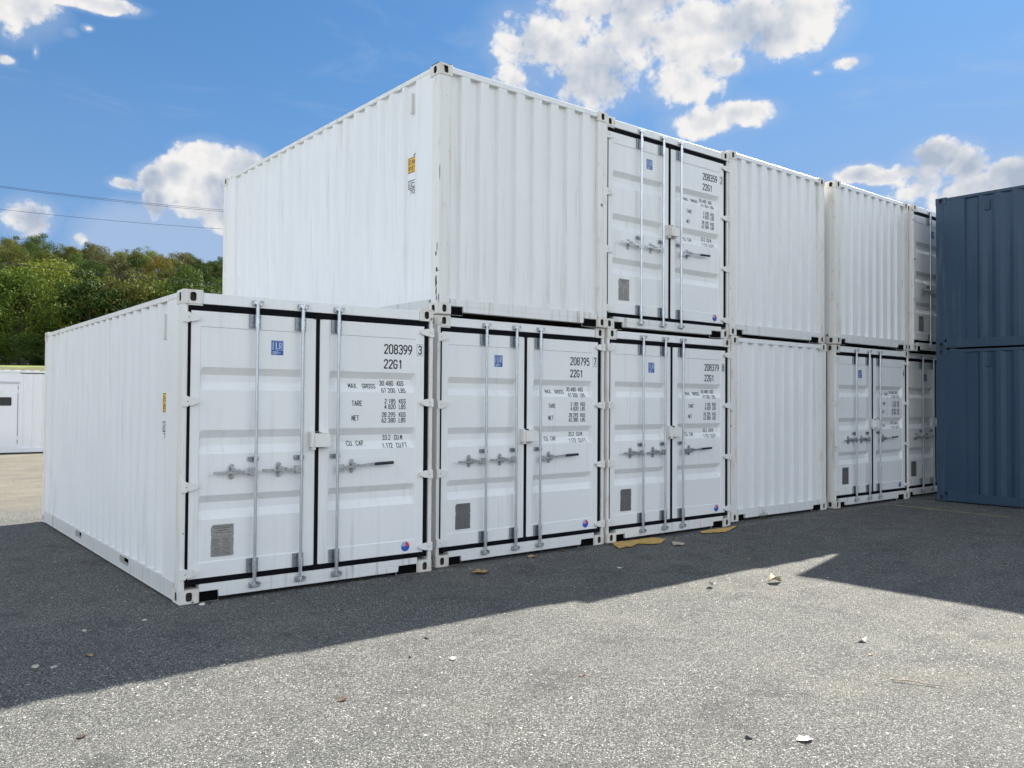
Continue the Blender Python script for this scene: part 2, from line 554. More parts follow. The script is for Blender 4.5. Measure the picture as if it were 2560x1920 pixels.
def gasket_mesh():
    b = MB()
    y0, y1 = DOORY - 0.003, DOORY + 0.05
    b.box(0.043, 2.386, y0, y1, 2.424, 2.474)
    b.box(0.043, 2.386, y0, y1, 0.152, 0.194)
    b.box(0.043, 0.0705, y0, y1, 0.194, 2.424)
    b.box(2.3455, 2.386, y0, y1, 0.194, 2.424)
    b.box(1.1885, 1.2215, y0 - 0.004, y1, 0.194, 2.424)
    # rounded lips where the leaves meet
    b.prism([(1.165, 2.418), (1.245, 2.418), (1.232, 2.484), (1.18, 2.484)], y0 - 0.010, y0)
    b.prism([(1.168, 0.152), (1.242, 0.152), (1.232, 0.202), (1.178, 0.202)], y0 - 0.008, y0)
    for (z0, z1) in ((2.432, 2.446), (2.455, 2.466), (0.160, 0.172), (0.180, 0.188)):
        b.box(0.047, 2.382, y0 - 0.005, y0, z0, z1)
    return b.mesh('door_gasket', M['rubber'])

def with_pockets(b, z0, z1, y0, y1, x0, x1):
    # sill with two pockets cut from below, black plates added for their shade
    pz = 0.090
    pts = [(x0, z0), (0.162, z0), (0.162, pz), (0.324, pz), (0.331, z0), (2.058, z0), (2.066, pz), (2.272, pz), (2.272, z0), (x1, z0)]
    b.box(x0, x1, y0, y1, pz, z1)
    b.prism([(0.331, z0), (2.058, z0), (2.066, pz), (0.324, pz)], y0, y1)
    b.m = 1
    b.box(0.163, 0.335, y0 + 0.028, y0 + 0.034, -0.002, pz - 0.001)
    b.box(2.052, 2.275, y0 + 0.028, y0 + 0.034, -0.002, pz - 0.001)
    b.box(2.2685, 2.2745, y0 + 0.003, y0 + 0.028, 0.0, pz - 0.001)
    b.m = 0

def sill_door_mesh():
    b = MB()
    with_pockets(b, 0.033, 0.150, RV, RV + 0.10, 0.164, 2.274)
    return b.mesh('sill', [M['white_sill'], M['dark']], bevel=0.003)

def header_door_mesh():
    b = MB()
    b.box(0.164, 2.274, RV, RV + 0.12, 2.477, CH - 0.022)
    b.box(0.02, 0.164, RV, RV + 0.12, 2.4605, 2.472)
    return b.mesh('header', M['white'], bevel=0.003)

def sill_end_mesh():
    b = MB()
    with_pockets(b, 0.033, 0.166, RV, RV + 0.075, 0.164, 2.274)
    return b.mesh('sill', [M['white_sill'], M['dark']], bevel=0.003)

def header_end_mesh():
    b = MB()
    b.box(0.164, 2.274, RV, RV + 0.06, 2.512, CH - 0.018)
    return b.mesh('header', M['white'], bevel=0.003)

def post_mesh(kind):
    b = MB()
    if kind == 'door':
        b.box(0.004, 0.0425, RV, 0.14, 0.118, CH - 0.118)
        b.box(0.010, 0.040, RV + 0.04, 0.16, 0.118, CH - 0.118)
        b.cyl((0.030, 0.0045, 0.13), (0.030, 0.0045, CH - 0.13), 0.0065, n=8)
    else:
        b.box(0.004, 0.150, RV, 0.14, 0.118, CH - 0.118)
    return b.mesh('corner_post', M['white_post'], bevel=0.004)

def hinge_mesh():
    b = MB()
    # local: pin at x ~ 0.03, z = 0 centre
    b.box(0.0015, 0.050, -0.013, 0.006, -0.043, 0.043)
    b.prism([(0.050, -0.036), (0.085, -0.034), (0.142, -0.014), (0.150, 0.004), (0.142, 0.020), (0.085, 0.036), (0.050, 0.038)], -0.004, 0.010)
    b.box(0.050, 0.140, 0.009, 0.026, -0.012, 0.018)
    b.box(0.001, 0.030, 0.004, 0.035, -0.040, 0.040)
    b.m = 1
    b.cyl((0.043, -0.0145, 0.0), (0.043, -0.0125, 0.0), 0.0055, n=8)
    return b.mesh('hinge', [M['white_post'], M['rubber']], bevel=0.0015)

RODS = [0.622, 1.040, 1.392]
RY = -0.022

def rod_mesh():
    b = MB()
    b.cyl((0, RY, 0.10), (0, RY, 2.52), 0.0135, n=16)
    b.cyl((0, RY, 2.415), (0, RY, 2.475), 0.0175, n=16)
    b.cyl((0, RY, 0.125), (0, RY, 0.205), 0.0165, n=16)
    # cams
    for z, s in ((2.515, 1), (0.095, -1)):
        b.cyl((0, RY, z - 0.014), (0, RY, z + 0.014), 0.021, n=10)
        b.box(-0.034, -0.012, RY - 0.012, RY + 0.016, z - 0.008, z + 0.018)
        b.box(0.010, 0.036, RY - 0.010, RY + 0.018, z - 0.016, z + 0.006)
        b.box(-0.012, 0.014, RY - 0.022, RY - 0.004, z - 0.004 + s * 0.008, z + 0.010 + s * 0.008)
    return b.mesh('lock_rod', M['steel'], smooth=True)

def keeper_mesh(top=True):
    b = MB()
    z = 0.0
    b.box(-0.042, 0.048, -0.008, RV, -0.024, 0.024)
    b.box(-0.042, -0.034, -0.030, -0.008, -0.020, 0.012)
    b.box(0.038, 0.046, -0.034, -0.008, -0.012, 0.022)
    b.box(0.026, 0.052, -0.036, -0.026, 0.004, 0.022)
    return b.mesh('cam_keeper', M['steel_dull'], bevel=0.0015)

def guide_mesh(h, small=False):
    b = MB()
    b.cyl((0, RY, -h), (0, RY, h), 0.0215 if not small else 0.0185, n=14)
    y0, y1 = DOORY - 0.012, DOORY - 0.0015
    b.m = 2
    if small:
        b.box(-0.055, 0.038, y0, y1, -h * 1.2, h * 1.2)
        for x in (-0.042, 0.028):
            b.cyl((x, y0 - 0.008, 0), (x, y0, 0), 0.008, n=8)
    else:
        b.box(-0.058, 0.040, y0, y1, -h * 1.05, h * 1.05)
        b.box(-0.058, -0.052, y0 - 0.012, y0, -h * 1.05, h * 1.05)
        b.box(0.034, 0.040, y0 - 0.010, y0, -h * 1.05, h * 1.05)
        for x in (-0.040, 0.030):
            for z in (-h * 0.68, h * 0.68):
                b.cyl((x, y0 - 0.008, z), (x, y0, z), 0.0085, n=8)
        b.m = 0
        b.cyl((0, RY, h), (0, RY, h + 0.012), 0.0175, n=14)
        b.cyl((0, RY, -h - 0.012), (0, RY, -h), 0.0175, n=14)
    b.m = 1
    for z in ((-h * 0.6, h * 0.6) if not small else (0,)):
        b.cyl((0.004, RY - 0.0225, z), (0.004, RY - 0.018, z), 0.004, n=6)
    return b.mesh('rod_guide', [M['steel'], M['rubber'], M['guide_steel']], smooth=True)

def handle_mesh(s, long=False):
    """s = -1: lever to the left of its rod, +1: to the right"""
    b = MB()
    X = lambda a: s * a
    b.box(X(0.008), X(0.060), RY - 0.016, RY + 0.016, -0.034, 0.034)
    b.cyl((X(0.036), RY - 0.022, 0), (X(0.036), RY - 0.015, 0), 0.010, n=8)
    L = 0.384 if long else 0.362
    dz = 0.028 if long else 0.004
    n = 6
    for k in range(n):
        a0 = 0.055 + (L - 0.055) * k / n
        a1 = 0.055 + (L - 0.055) * (k + 1) / n
        z0_, z1_ = dz * k / n, dz * (k + 1) / n
        hh = 0.011 if k else 0.014
        pts = [(X(a0), z0_ - hh), (X(a1), z1_ - 0.011), (X(a1), z1_ + 0.011), (X(a0), z0_ + hh)]
        if s < 0: pts = pts[::-1]
        b.prism(pts, RY - 0.012, RY + 0.002)
    return b.mesh('handle', M['steel_dull'], bevel=0.002)

def catch_mesh():
    b = MB()
    y0, y1 = DOORY - 0.008, DOORY - 0.0015
    pts = []
    for i in range(9):
        t = math.pi * i / 8
        pts.append((0.021 * math.cos(t), 0.045 + 0.021 * math.sin(t)))
    for i in range(9):
        t = math.pi + math.pi * i / 8
        pts.append((0.021 * math.cos(t), -0.045 + 0.021 * math.sin(t)))
    b.prism(pts, y0, y1)
    for z in (-0.045, 0.045):
        b.cyl((0, y0 - 0.007, z), (0, y0, z), 0.010, n=8)
    b.box(-0.012, 0.018, RY - 0.022, y0, 0.012, 0.030)
    b.box(-0.030, 0.055, RY - 0.024, RY - 0.014, 0.006, 0.020)
    b.box(-0.014, 0.014, RY - 0.018, y0, -0.030, -0.016)
    return b.mesh('handle_catch', M['steel_dull'], bevel=0.0015)

def lockbox_mesh():
    b = MB()
    b.box(1.150, 1.302, -0.070, -0.012, 1.262, 1.385)
    b.box(1.122, 1.150, -0.050, 0.010, 1.262, 1.395)
    b.box(1.135, 1.165, -0.046, -0.014, 1.236, 1.262)
    b.box(1.122, 1.18, 0.004, DOORY - 0.001, 1.24, 1.405)
    b.box(1.236, 1.310, -0.012, DOORY - 0.001, 1.25, 1.395)
    b.m = 1
    b.box(1.176, 1.198, -0.045, -0.016, 1.385, 1.402)
    b.box(1.152, 1.300, -0.071, -0.0695, 1.3795, 1.3825)
    return b.mesh('lock_box', [M['white_post'], M['rubber']], bevel=0.002)

def side_wall_mesh():
    b = MB()
    p = side_profile()
    n = len(p)
    z0, z1 = 0.155, 2.535
    b.add([(RV + 0.004 + d, a, z0) for a, d in p] + [(RV + 0.004 + d, a, z1) for a, d in p],
          [(i + 1, i, i + n, i + n + 1) for i in range(n - 1)])
    return b.mesh('side_wall', M['white'])

def end_wall_mesh():
    b = MB()
    p = end_profile()
    n = len(p)
    z0, z1 = 0.160, 2.520
    b.add([(a, RV + 0.004 + d, z0) for a, d in p] + [(a, RV + 0.004 + d, z1) for a, d in p],
          [(i, i + 1, i + n + 1, i + n) for i in range(n - 1)])
    return b.mesh('end_wall', M['white'])

def top_rail_mesh():
    b = MB()
    b.box(RV, RV + 0.06, 0.1785, CLN - 0.1785, 2.528, CH - 0.014)
    return b.mesh('top_rail', M['white_post'], bevel=0.004)

def bottom_rail_mesh():
    b = MB()
    x0, x1 = RV, RV + 0.045
    y0, y1 = 0.1785, CLN - 0.1785
    P = [(1.575, 1.91), (3.62, 3.945)]
    b.box(x0, x1, y0, y1, 0.142, 0.160)
    b.box(x0, x1, y0, y1, 0.022, 0.074)
    ys = [y0, P[0][0], P[0][1], P[1][0], P[1][1], y1]
    for k in (0, 2, 4):
        b.box(x0, x1, ys[k], ys[k + 1], 0.074, 0.142)
    b.box(x0 - 0.004, x1, y0, y1, 0.014, 0.022)
    # pocket tunnels (short dark liners)
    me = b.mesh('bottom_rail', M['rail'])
    return me

def roof_mesh():
    b = MB()
    b.box(RV + 0.05, CW - RV - 0.05, RV + 0.11, CLN - RV - 0.11, 2.550, 2.566)
    k = 0.25
    while k < CLN - 0.3:
        b.prism([(0.12, 2.566), (CW - 0.12, 2.566), (CW - 0.14, 2.580), (0.14, 2.580)], k, k + 0.10)
        k += 0.209
    return b.mesh('roof', M['white'])

def floor_mesh():
    b = MB()
    b.box(RV + 0.045, CW - RV - 0.045, RV + 0.08, CLN - 0.1, 0.150, 0.170)
    y = 0.30
    while y < CLN - 0.3:
        b.box(RV + 0.045, CW - RV - 0.045, y, y + 0.045, 0.03, 0.150)
        y += 0.33
    return b.mesh('floor', M['floor'])

def hook_mesh():
    b = MB()
    # thin lashing bar standing in the first recess
    b.box(0.012, 0.040, 0.555, 0.575, 2.250, 2.425)
    b.box(0.008, 0.036, 0.548, 0.582, 2.200, 2.250)
    return b.mesh('lashing_bar', M['cream'], bevel=0.003)

print('building meshes')
CM = {}
CM['cast'] = casting_mesh('corner_casting', [M['casting'], M['hole']])
def mirrored(me, name, sx=False, sy=False, sz=False, W_=CW, L_=CLN, H_=CH, local=None):
    """a mirrored copy of a mesh, faces turned back the right way"""
    m2 = me.copy()
    m2.name = name
    for v in m2.vertices:
        if sx: v.co.x = W_ - v.co.x
        if sy: v.co.y = L_ - v.co.y
        if sz: v.co.z = H_ - v.co.z
    if (sx + sy + sz) % 2:
        m2.flip_normals()
    m2.update()
    return m2

CM['wall_l'] = side_wall_mesh()
CM['wall_r'] = mirrored(CM['wall_l'], 'side_wall', sx=True)
CM['endw'] = end_wall_mesh()
CM['endw_r'] = mirrored(CM['endw'], 'end_wall', sy=True)
CM['top_l'] = top_rail_mesh()
CM['top_r'] = mirrored(CM['top_l'], 'top_rail', sx=True)
CM['bot_l'] = bottom_rail_mesh()
CM['bot_r'] = mirrored(CM['bot_l'], 'bottom_rail', sx=True)
CM['roof'] = roof_mesh()
CM['floor'] = floor_mesh()
CM['hook'] = hook_mesh()
for k in ('door', 'end'):
    CM['post_' + k] = post_mesh(k)
    CM['post_' + k + '_r'] = mirrored(CM['post_' + k], 'corner_post', sx=True)
CM['post_b'] = mirrored(CM['post_end'], 'corner_post', sy=True)
CM['post_b_r'] = mirrored(CM['post_b'], 'corner_post', sx=True)
CM['sill_door'], CM['head_door'] = sill_door_mesh(), header_door_mesh()
CM['sill_end'], CM['head_end'] = sill_end_mesh(), header_end_mesh()
CM['sill_b'] = mirrored(CM['sill_end'], 'sill', sy=True)
CM['head_b'] = mirrored(CM['head_end'], 'header', sy=True)
CM['leaf0'], CM['leaf1'] = door_mesh(0), door_mesh(1)
CM['gasket'] = gasket_mesh()
CM['hinge'] = hinge_mesh()
CM['hinge_r'] = mirrored(CM['hinge'], 'hinge', sx=True)
CM['rod'] = rod_mesh()
CM['keeper'] = keeper_mesh()
CM['guide'] = guide_mesh(0.056)
CM['guide_mid'] = guide_mesh(0.016, True)
CM['handle'] = handle_mesh(-1)
CM['handle_long'] = handle_mesh(1, True)
CM['catch'] = catch_mesh()
CM['lockbox'] = lockbox_mesh()
# casting variants: mirrored within their own small boxes
CW_, CD_, CHh = 0.162, 0.178, 0.118
CAST = {}
for sx in (0, 1):
    for sy in (0, 1):
        for sz in (0, 1):
            CAST[(sx, sy, sz)] = mirrored(CM['cast'], 'corner_casting', sx=bool(sx), sy=bool(sy), sz=not bool(sz), W_=CW_, L_=CD_, H_=CHh)

# ------------------------------------------------------------------ lettering
_R = [(.25, 0), (0, .15), (0, .85), (.25, 1), (.75, 1), (1, .85), (1, .15), (.75, 0), (.25, 0)]
_C = [(1, .80), (.95, .88), (.72, 1), (.28, 1), (0, .85), (0, .15), (.28, 0), (.72, 0), (.95, .12), (1, .20)]
_P = [(0, 0), (0, 1), (.72, 1), (1, .86), (1, .60), (.72, .46), (0, .46)]
_6 = [(.85, 1), (.5, .93), (.12, .62), (0, .36), (0, .15), (.25, 0), (.75, 0), (1, .15), (1, .42), (.75, .57), (.3, .57), (.05, .44)]
STROKES = {
 '0': [_R], 'O': [_R], '1': [[(.22, .80), (.62, 1), (.62, 0)]],
 '2': [[(0, .80), (.06, .90), (.28, 1), (.75, 1), (1, .86), (1, .64), (0, .04), (0, 0), (1, 0)]],
 '3': [[(0, .84), (.25, 1), (.75, 1), (1, .86), (1, .66), (.75, .53), (.38, .53)], [(.75, .53), (1, .39), (1, .14), (.75, 0), (.25, 0), (0, .16)]],
 '4': [[(.72, 0), (.72, 1), (0, .30), (0, .25), (1, .25)]],
 '5': [[(.95, 1), (.10, 1), (.04, .56), (.3, .62), (.72, .62), (1, .47), (1, .15), (.75, 0), (.25, 0), (0, .15)]],
 '6': [_6], '9': [[(1 - x, 1 - y) for x, y in _6]], '7': [[(0, 1), (1, 1), (1, .94), (.35, 0)]],
 '8': [[(.25, .53), (.02, .66), (.02, .88), (.25, 1), (.75, 1), (.98, .88), (.98, .66), (.75, .53), (.25, .53)], [(.25, .53), (0, .39), (0, .14), (.25, 0), (.75, 0), (1, .14), (1, .39), (.75, .53)]],
 'A': [[(0, 0), (.5, 1), (1, 0)], [(.17, .30), (.83, .30)]],
 'B': [[(0, 0), (0, 1), (.70, 1), (.96, .88), (.96, .66), (.70, .53), (0, .53)], [(.70, .53), (1, .39), (1, .14), (.70, 0), (0, 0)]],
 'C': [_C], 'G': [_C + [(1, .46), (.55, .46)]], 'E': [[(1, 1), (0, 1), (0, 0), (1, 0)], [(0, .53), (.8, .53)]],
 'F': [[(1, 1), (0, 1), (0, 0)], [(0, .53), (.8, .53)]], 'K': [[(0, 0), (0, 1)], [(1, 1), (0, .42)], [(.32, .58), (1, 0)]],
 'L': [[(0, 1), (0, 0), (1, 0)]], 'M': [[(0, 0), (0, 1), (.5, .32), (1, 1), (1, 0)]], 'N': [[(0, 0), (0, 1), (1, 0), (1, 1)]],
 'P': [_P], 'R': [_P, [(.5, .46), (1, 0)]], 'T': [[(0, 1), (1, 1)], [(.5, 1), (.5, 0)]],
 'S': [[(1, .83), (.75, 1), (.25, 1), (0, .87), (0, .66), (.25, .54), (.75, .47), (1, .34), (1, .14), (.75, 0), (.25, 0), (0, .17)]],
 'U': [[(0, 1), (0, .15), (.25, 0), (.75, 0), (1, .15), (1, 1)]], 'X': [[(0, 0), (1, 1)], [(0, 1), (1, 0)]],
 '.': [[(.5, 0), (.5, .03)]], 'i': [[(.5, 0), (.5, .66)], [(.5, .90), (.5, .96)]], 'c': [[(1, .82), (.75, 1), (.25, 1), (0, .82), (0, .18), (.25, 0), (.75, 0), (1, .18)]],
 'm': [[(0, 0), (0, .68)], [(0, .56), (.25, .68), (.5, .56), (.5, 0)], [(.5, .56), (.75, .68), (1, .56), (1, 0)]], "'": [[(.5, 1), (.5, .78)]], '"': [[(.2, 1), (.2, .78)], [(.8, 1), (.8, .78)]],
}
def stroke_text(b, put, text, x0, x1, z0, z1, sw):
    """letters drawn with one even stroke, fitted between x0..x1 and z0..z1; put(x, z) gives the point in space"""
    wid = [0.30 if c_ in ".'i" else 1.0 for c_ in text]
    gap = 0.52
    tot = sum(wid) + gap * (len(text) - 1)
    u = (x1 - x0 - sw) / tot
    h = z1 - z0 - sw
    cx = x0 + sw / 2
    for c_, w_ in zip(text, wid):
        for st in STROKES[c_]:
            P_ = []
            for (a, e) in st:
                a = (0.15 if c_ in ".'i" else a)
                P_.append((cx + a * u, z0 + sw / 2 + e * h))
            for (p, q) in zip(P_[:-1], P_[1:]):
                dx, dz = q[0] - p[0], q[1] - p[1]
                L_ = math.hypot(dx, dz) or 1e-6
                nx_, nz_ = -dz / L_ * sw / 2, dx / L_ * sw / 2
                ex, ez = dx / L_ * sw * 0.22, dz / L_ * sw * 0.22
                b.add([put(p[0] - ex + nx_, p[1] - ez + nz_), put(p[0] - ex - nx_, p[1] - ez - nz_), put(q[0] + ex - nx_, q[1] + ez - nz_), put(q[0] + ex + nx_, q[1] + ez + nz_)], [(0, 1, 2, 3)])
        cx += (w_ + gap) * u

def lettering_mesh(name, items, rects, surface, y, mat, cuts=()):
    """items: (text, x0, x1, z0, z1, bold); rects: (x0, x1, z0, z1); laid on the surface depth function"""
    b = MB()
    for (t, x0, x1, z0, z1, bold) in items:
        stroke_text(b, lambda x_, z_: (x_, 0, z_), t, x0, x1, z0, z1, bold)
    for (x0, x1, z0, z1) in rects:
        b.add([(x0, 0, z0), (x1, 0, z0), (x1, 0, z1), (x0, 0, z1)], [(0, 1, 2, 3)])
    me = b.mesh(name, mat)
    bm = bmesh.new()
    bm.from_mesh(me)
    for z in cuts:
        bmesh.ops.bisect_plane(bm, geom=bm.verts[:] + bm.edges[:] + bm.faces[:], plane_co=(0, 0, z), plane_no=(0, 0, 1))
    for v in bm.verts:
        v.co.y = y + surface(v.co.x, v.co.z)
    bm.normal_update()
    for f in bm.faces:
        if f.normal.y > 0:
            f.normal_flip()
    bm.to_mesh(me)
    bm.free()
    return me

CUTS = [z for t in TROUGH for z in t]
def door_text(num, check, small_only=False):
    it = []
    if num:
        it += [(num, 1.893, 2.207, 2.132, 2.228, 0.0125), ('22G1', 1.891, 2.098, 1.990, 2.082, 0.0125)]
    it += [(check, 2.272, 2.314, 2.139, 2.229, 0.012)]
    b_ = 0.0064
    it += [('MAX.', 1.531, 1.632, 1.797, 1.843, b_), ('GROSS', 1.676, 1.818, 1.797, 1.843, b_),
           ('30.480', 1.865, 2.020, 1.826, 1.875, b_), ('KGS', 2.060, 2.135, 1.826, 1.875, b_),
           ('67.200', 1.873, 2.025, 1.760, 1.804, b_), ('LBS', 2.063, 2.141, 1.760, 1.804, b_),
           ('TARE', 1.555, 1.664, 1.632, 1.682, b_),
           ('2.185', 1.903, 2.025, 1.655, 1.701, b_), ('KGS', 2.062, 2.140, 1.655, 1.701, b_),
           ('4.820', 1.903, 2.025, 1.602, 1.648, b_), ('LBS', 2.062, 2.138, 1.602, 1.648, b_),
           ('NET', 1.555, 1.632, 1.494, 1.544, b_),
           ('28.295', 1.873, 2.025, 1.526, 1.572, b_), ('KGS', 2.062, 2.140, 1.526, 1.572, b_),
           ('62.380', 1.873, 2.025, 1.472, 1.518, b_), ('LBS', 2.062, 2.138, 1.472, 1.518, b_),
           ('CU.', 1.519, 1.590, 1.258, 1.306, b_), ('CAP.', 1.617, 1.712, 1.258, 1.306, b_),
           ('33.2', 1.905, 1.995, 1.304, 1.352, b_), ('CU.M.', 2.035, 2.140, 1.304, 1.352, b_),
           ('1.172', 1.893, 2.005, 1.228, 1.276, b_), ('CU.FT.', 2.045, 2.182, 1.228, 1.276, b_)]
    t = 0.0028
    x0, x1, z0, z1 = 2.257, 2.329, 2.126, 2.240
    rects = [(x0, x1, z0, z0 + t), (x0, x1, z1 - t, z1), (x0, x0 + t, z0 + t, z1 - t), (x1 - t, x1, z0 + t, z1 - t)]
    return lettering_mesh('stencil_print', it, rects, surf, DOORY - 0.0015, M['ink'], CUTS)

def sticker_mesh():
    b = MB()
    y = DOORY + INS
    x0, x1, z0, z1 = 0.768, 0.878, 2.078, 2.204
    def rect(a, c, e, f, dy):
        b.add([(a, y - dy, e), (c, y - dy, e), (c, y - dy, f), (a, y - dy, f)], [(0, 1, 2, 3)])
    b.m = 0
    b.box(x0, x1, y - 0.0022, y - 0.0006, z0, z1)
    b.m = 1
    fx0, fx1, fz0, fz1, t = x0 + 0.033, x1 - 0.008, z0 + 0.040, z1 - 0.008, 0.0022
    rect(fx0, fx1, fz0, fz0 + t, 0.003); rect(fx0, fx1, fz1 - t, fz1, 0.003)
    rect(fx0, fx0 + t, fz0, fz1, 0.003); rect(fx1 - t, fx1, fz0, fz1, 0.003)
    lx0, lx1, lz0, lz1 = fx0 + 0.010, fx1 - 0.008, fz0 + 0.011, fz1 - 0.010
    stroke_text(b, lambda x_, z_: (x_, y - 0.003, z_), 'LR', lx0, lx1, lz0, lz1, 0.0060)
    for k, ln in enumerate((0.055, 0.078, 0.042)):
        rect(x0 + 0.010, x0 + 0.010 + ln, z0 + 0.026 - k * 0.0095, z0 + 0.0295 - k * 0.0095, 0.003)
    for k in range(9):
        rect(x0 + 0.010, x0 + 0.020, z0 + 0.045 + k * 0.008, z0 + 0.0495 + k * 0.008, 0.003)
    return b.mesh('inspection_sticker', [M['sticker'], M['sticker_white']])

def plate_mesh(mat, dx=0.0):
    b = MB()
    y = DOORY + INS
    x0, x1, z0, z1 = 0.262, 0.456, 0.362, 0.630
    n = 0.007
    zm = z0 + (z1 - z0) * 0.60
    pts = [(x0, z0 + n), (x0 + n, z0), (x1 - n, z0), (x1, z0 + n), (x1, z0 + 0.03), (x1 - 0.004, z0 + 0.04), (x1, zm - 0.016), (x1 - n, zm), (x1, zm + 0.012), (x1 - 0.003, z1 - 0.02), (x1, z1 - n), (x1 - n, z1), (x0 + 0.02, z1), (x0 + n, z1 - 0.012), (x0, z1 - 0.03), (x0 + 0.003, zm + 0.02), (x0 + n, zm), (x0 + 0.002, zm - 0.02)]
    b.prism(pts, y - 0.0035, y - 0.0006)
    b.m = 1
    rnd = random.Random(5)
    def ln(a, c, z, h=0.0035):
        b.add([(a, y - 0.0042, z), (c, y - 0.0042, z), (c, y - 0.0042, z + h), (a, y - 0.0042, z + h)], [(0, 1, 2, 3)])
    ln(x0 + 0.014, x1 - 0.012, z1 - 0.020, 0.005)
    ln(x0 + 0.030, x1 - 0.030, z1 - 0.033, 0.005)
    ln(x0 + 0.055, x1 - 0.055, z1 - 0.052, 0.007)
    ln(x0 + 0.030, x1 - 0.025, z1 - 0.068)
    ln(x0 + 0.012, x1 - 0.012, zm + 0.006, 0.0015)
    for k in range(5):
        z = zm - 0.014 - k * 0.013
        ln(x0 + 0.012, x0 + 0.050 + rnd.random() * 0.03, z)
        ln(x0 + 0.10, x1 - 0.014 - rnd.random() * 0.03, z)
    for k in range(7):
        z = zm - 0.082 - k * 0.0105
        ln(x0 + 0.010 + rnd.random() * 0.02, x0 + 0.08, z, 0.003)
        ln(x0 + 0.092, x1 - 0.016 - rnd.random() * 0.04, z, 0.003)
    return b.mesh('data_plate', [mat, M['plate_ink']])

def roundel_mesh():
    b = MB()
    cx, cz, r = 2.146, 0.268, 0.047
    y = DOORY - 0.0015 + INS * 0
    # the round badge sits below the recess line on the flat of the leaf
    n = 28
    def arc(t0, t1, k=14):
        return [(cx + r * math.cos(t0 + (t1 - t0) * i / k), cz + r * math.sin(t0 + (t1 - t0) * i / k)) for i in range(k + 1)]
    def poly(pts):
        b.add([(x, y, z) for x, z in pts], [tuple(range(len(pts)))])
    def fan(t0, t1, k, mi):
        b.m = mi
        a_ = arc(math.radians(t0), math.radians(t1), k)
        for p_, q_ in zip(a_[:-1], a_[1:]):
            b.add([(cx, y, cz), (p_[0], y, p_[1]), (q_[0], y, q_[1])], [(0, 1, 2)])
    fan(175, 368, 14, 0); fan(8, 85, 7, 1); fan(85, 175, 7, 2)
    return b.mesh('round_badge', [M['royal'], M['red'], M['pale']])

def height_label_mesh():
    """yellow height label, boxed ic code and the hook bar, on the left wall inside the first recess (x is the outward axis)"""
    b = MB()
    x = RV + 0.004 + 0.031 - 0.0015
    def rect(y0, y1, z0, z1, dx=0.0):
        b.add([(x - dx, y0, z0), (x - dx, y1, z0), (x - dx, y1, z1), (x - dx, y0, z1)], [(0, 3, 2, 1)] if True else [])
    def txt(s_, y0, y1, z0, z1):       # read from outside: runs towards the front (-y)
        stroke_text(b, lambda a, c: (x - 0.002, y1 + y0 - a, c), s_, y0, y1, z0, z1, 0.0075)
    b.m = 1; rect(0.500, 0.660, 1.568, 1.735)
    b.m = 0; rect(0.504, 0.656 - 0.002, 1.575, 1.728, 0.001)
    b.m = 1
    txt("2.6m", 0.505, 0.645, 1.662, 1.712); txt("8'6\"", 0.520, 0.640, 1.592, 1.642)
    b.add([(x, 0.500, 1.745), (x, 0.56, 1.745), (x, 0.52, 1.775)], [(0, 2, 1)])
    t = 0.008
    rect(0.500, 0.656, 1.395, 1.395 + t); rect(0.500, 0.656, 1.487 - t, 1.487)
    rect(0.656 - t, 0.656, 1.395 + t, 1.487 - t); rect(0.598, 0.603, 1.395 + t, 1.487 - t)
    txt('i', 0.618, 0.636, 1.408, 1.472); txt('c', 0.520, 0.588, 1.410, 1.462)
    txt('70', 0.520, 0.620, 1.335, 1.385)
    return b.mesh('height_label', [M['yellow'], M['ink']])

CM['sticker'] = sticker_mesh()
CM['plate'] = plate_mesh(M['plate'])
CM['plate_dark'] = plate_mesh(M['plate_dark'])
CM['roundel'] = roundel_mesh()
CM['label'] = height_label_mesh()

def repaint(me, mat, name=None):
    m2 = me.copy()
    m2.materials[0] = mat
    if name: m2.name = name
    return m2

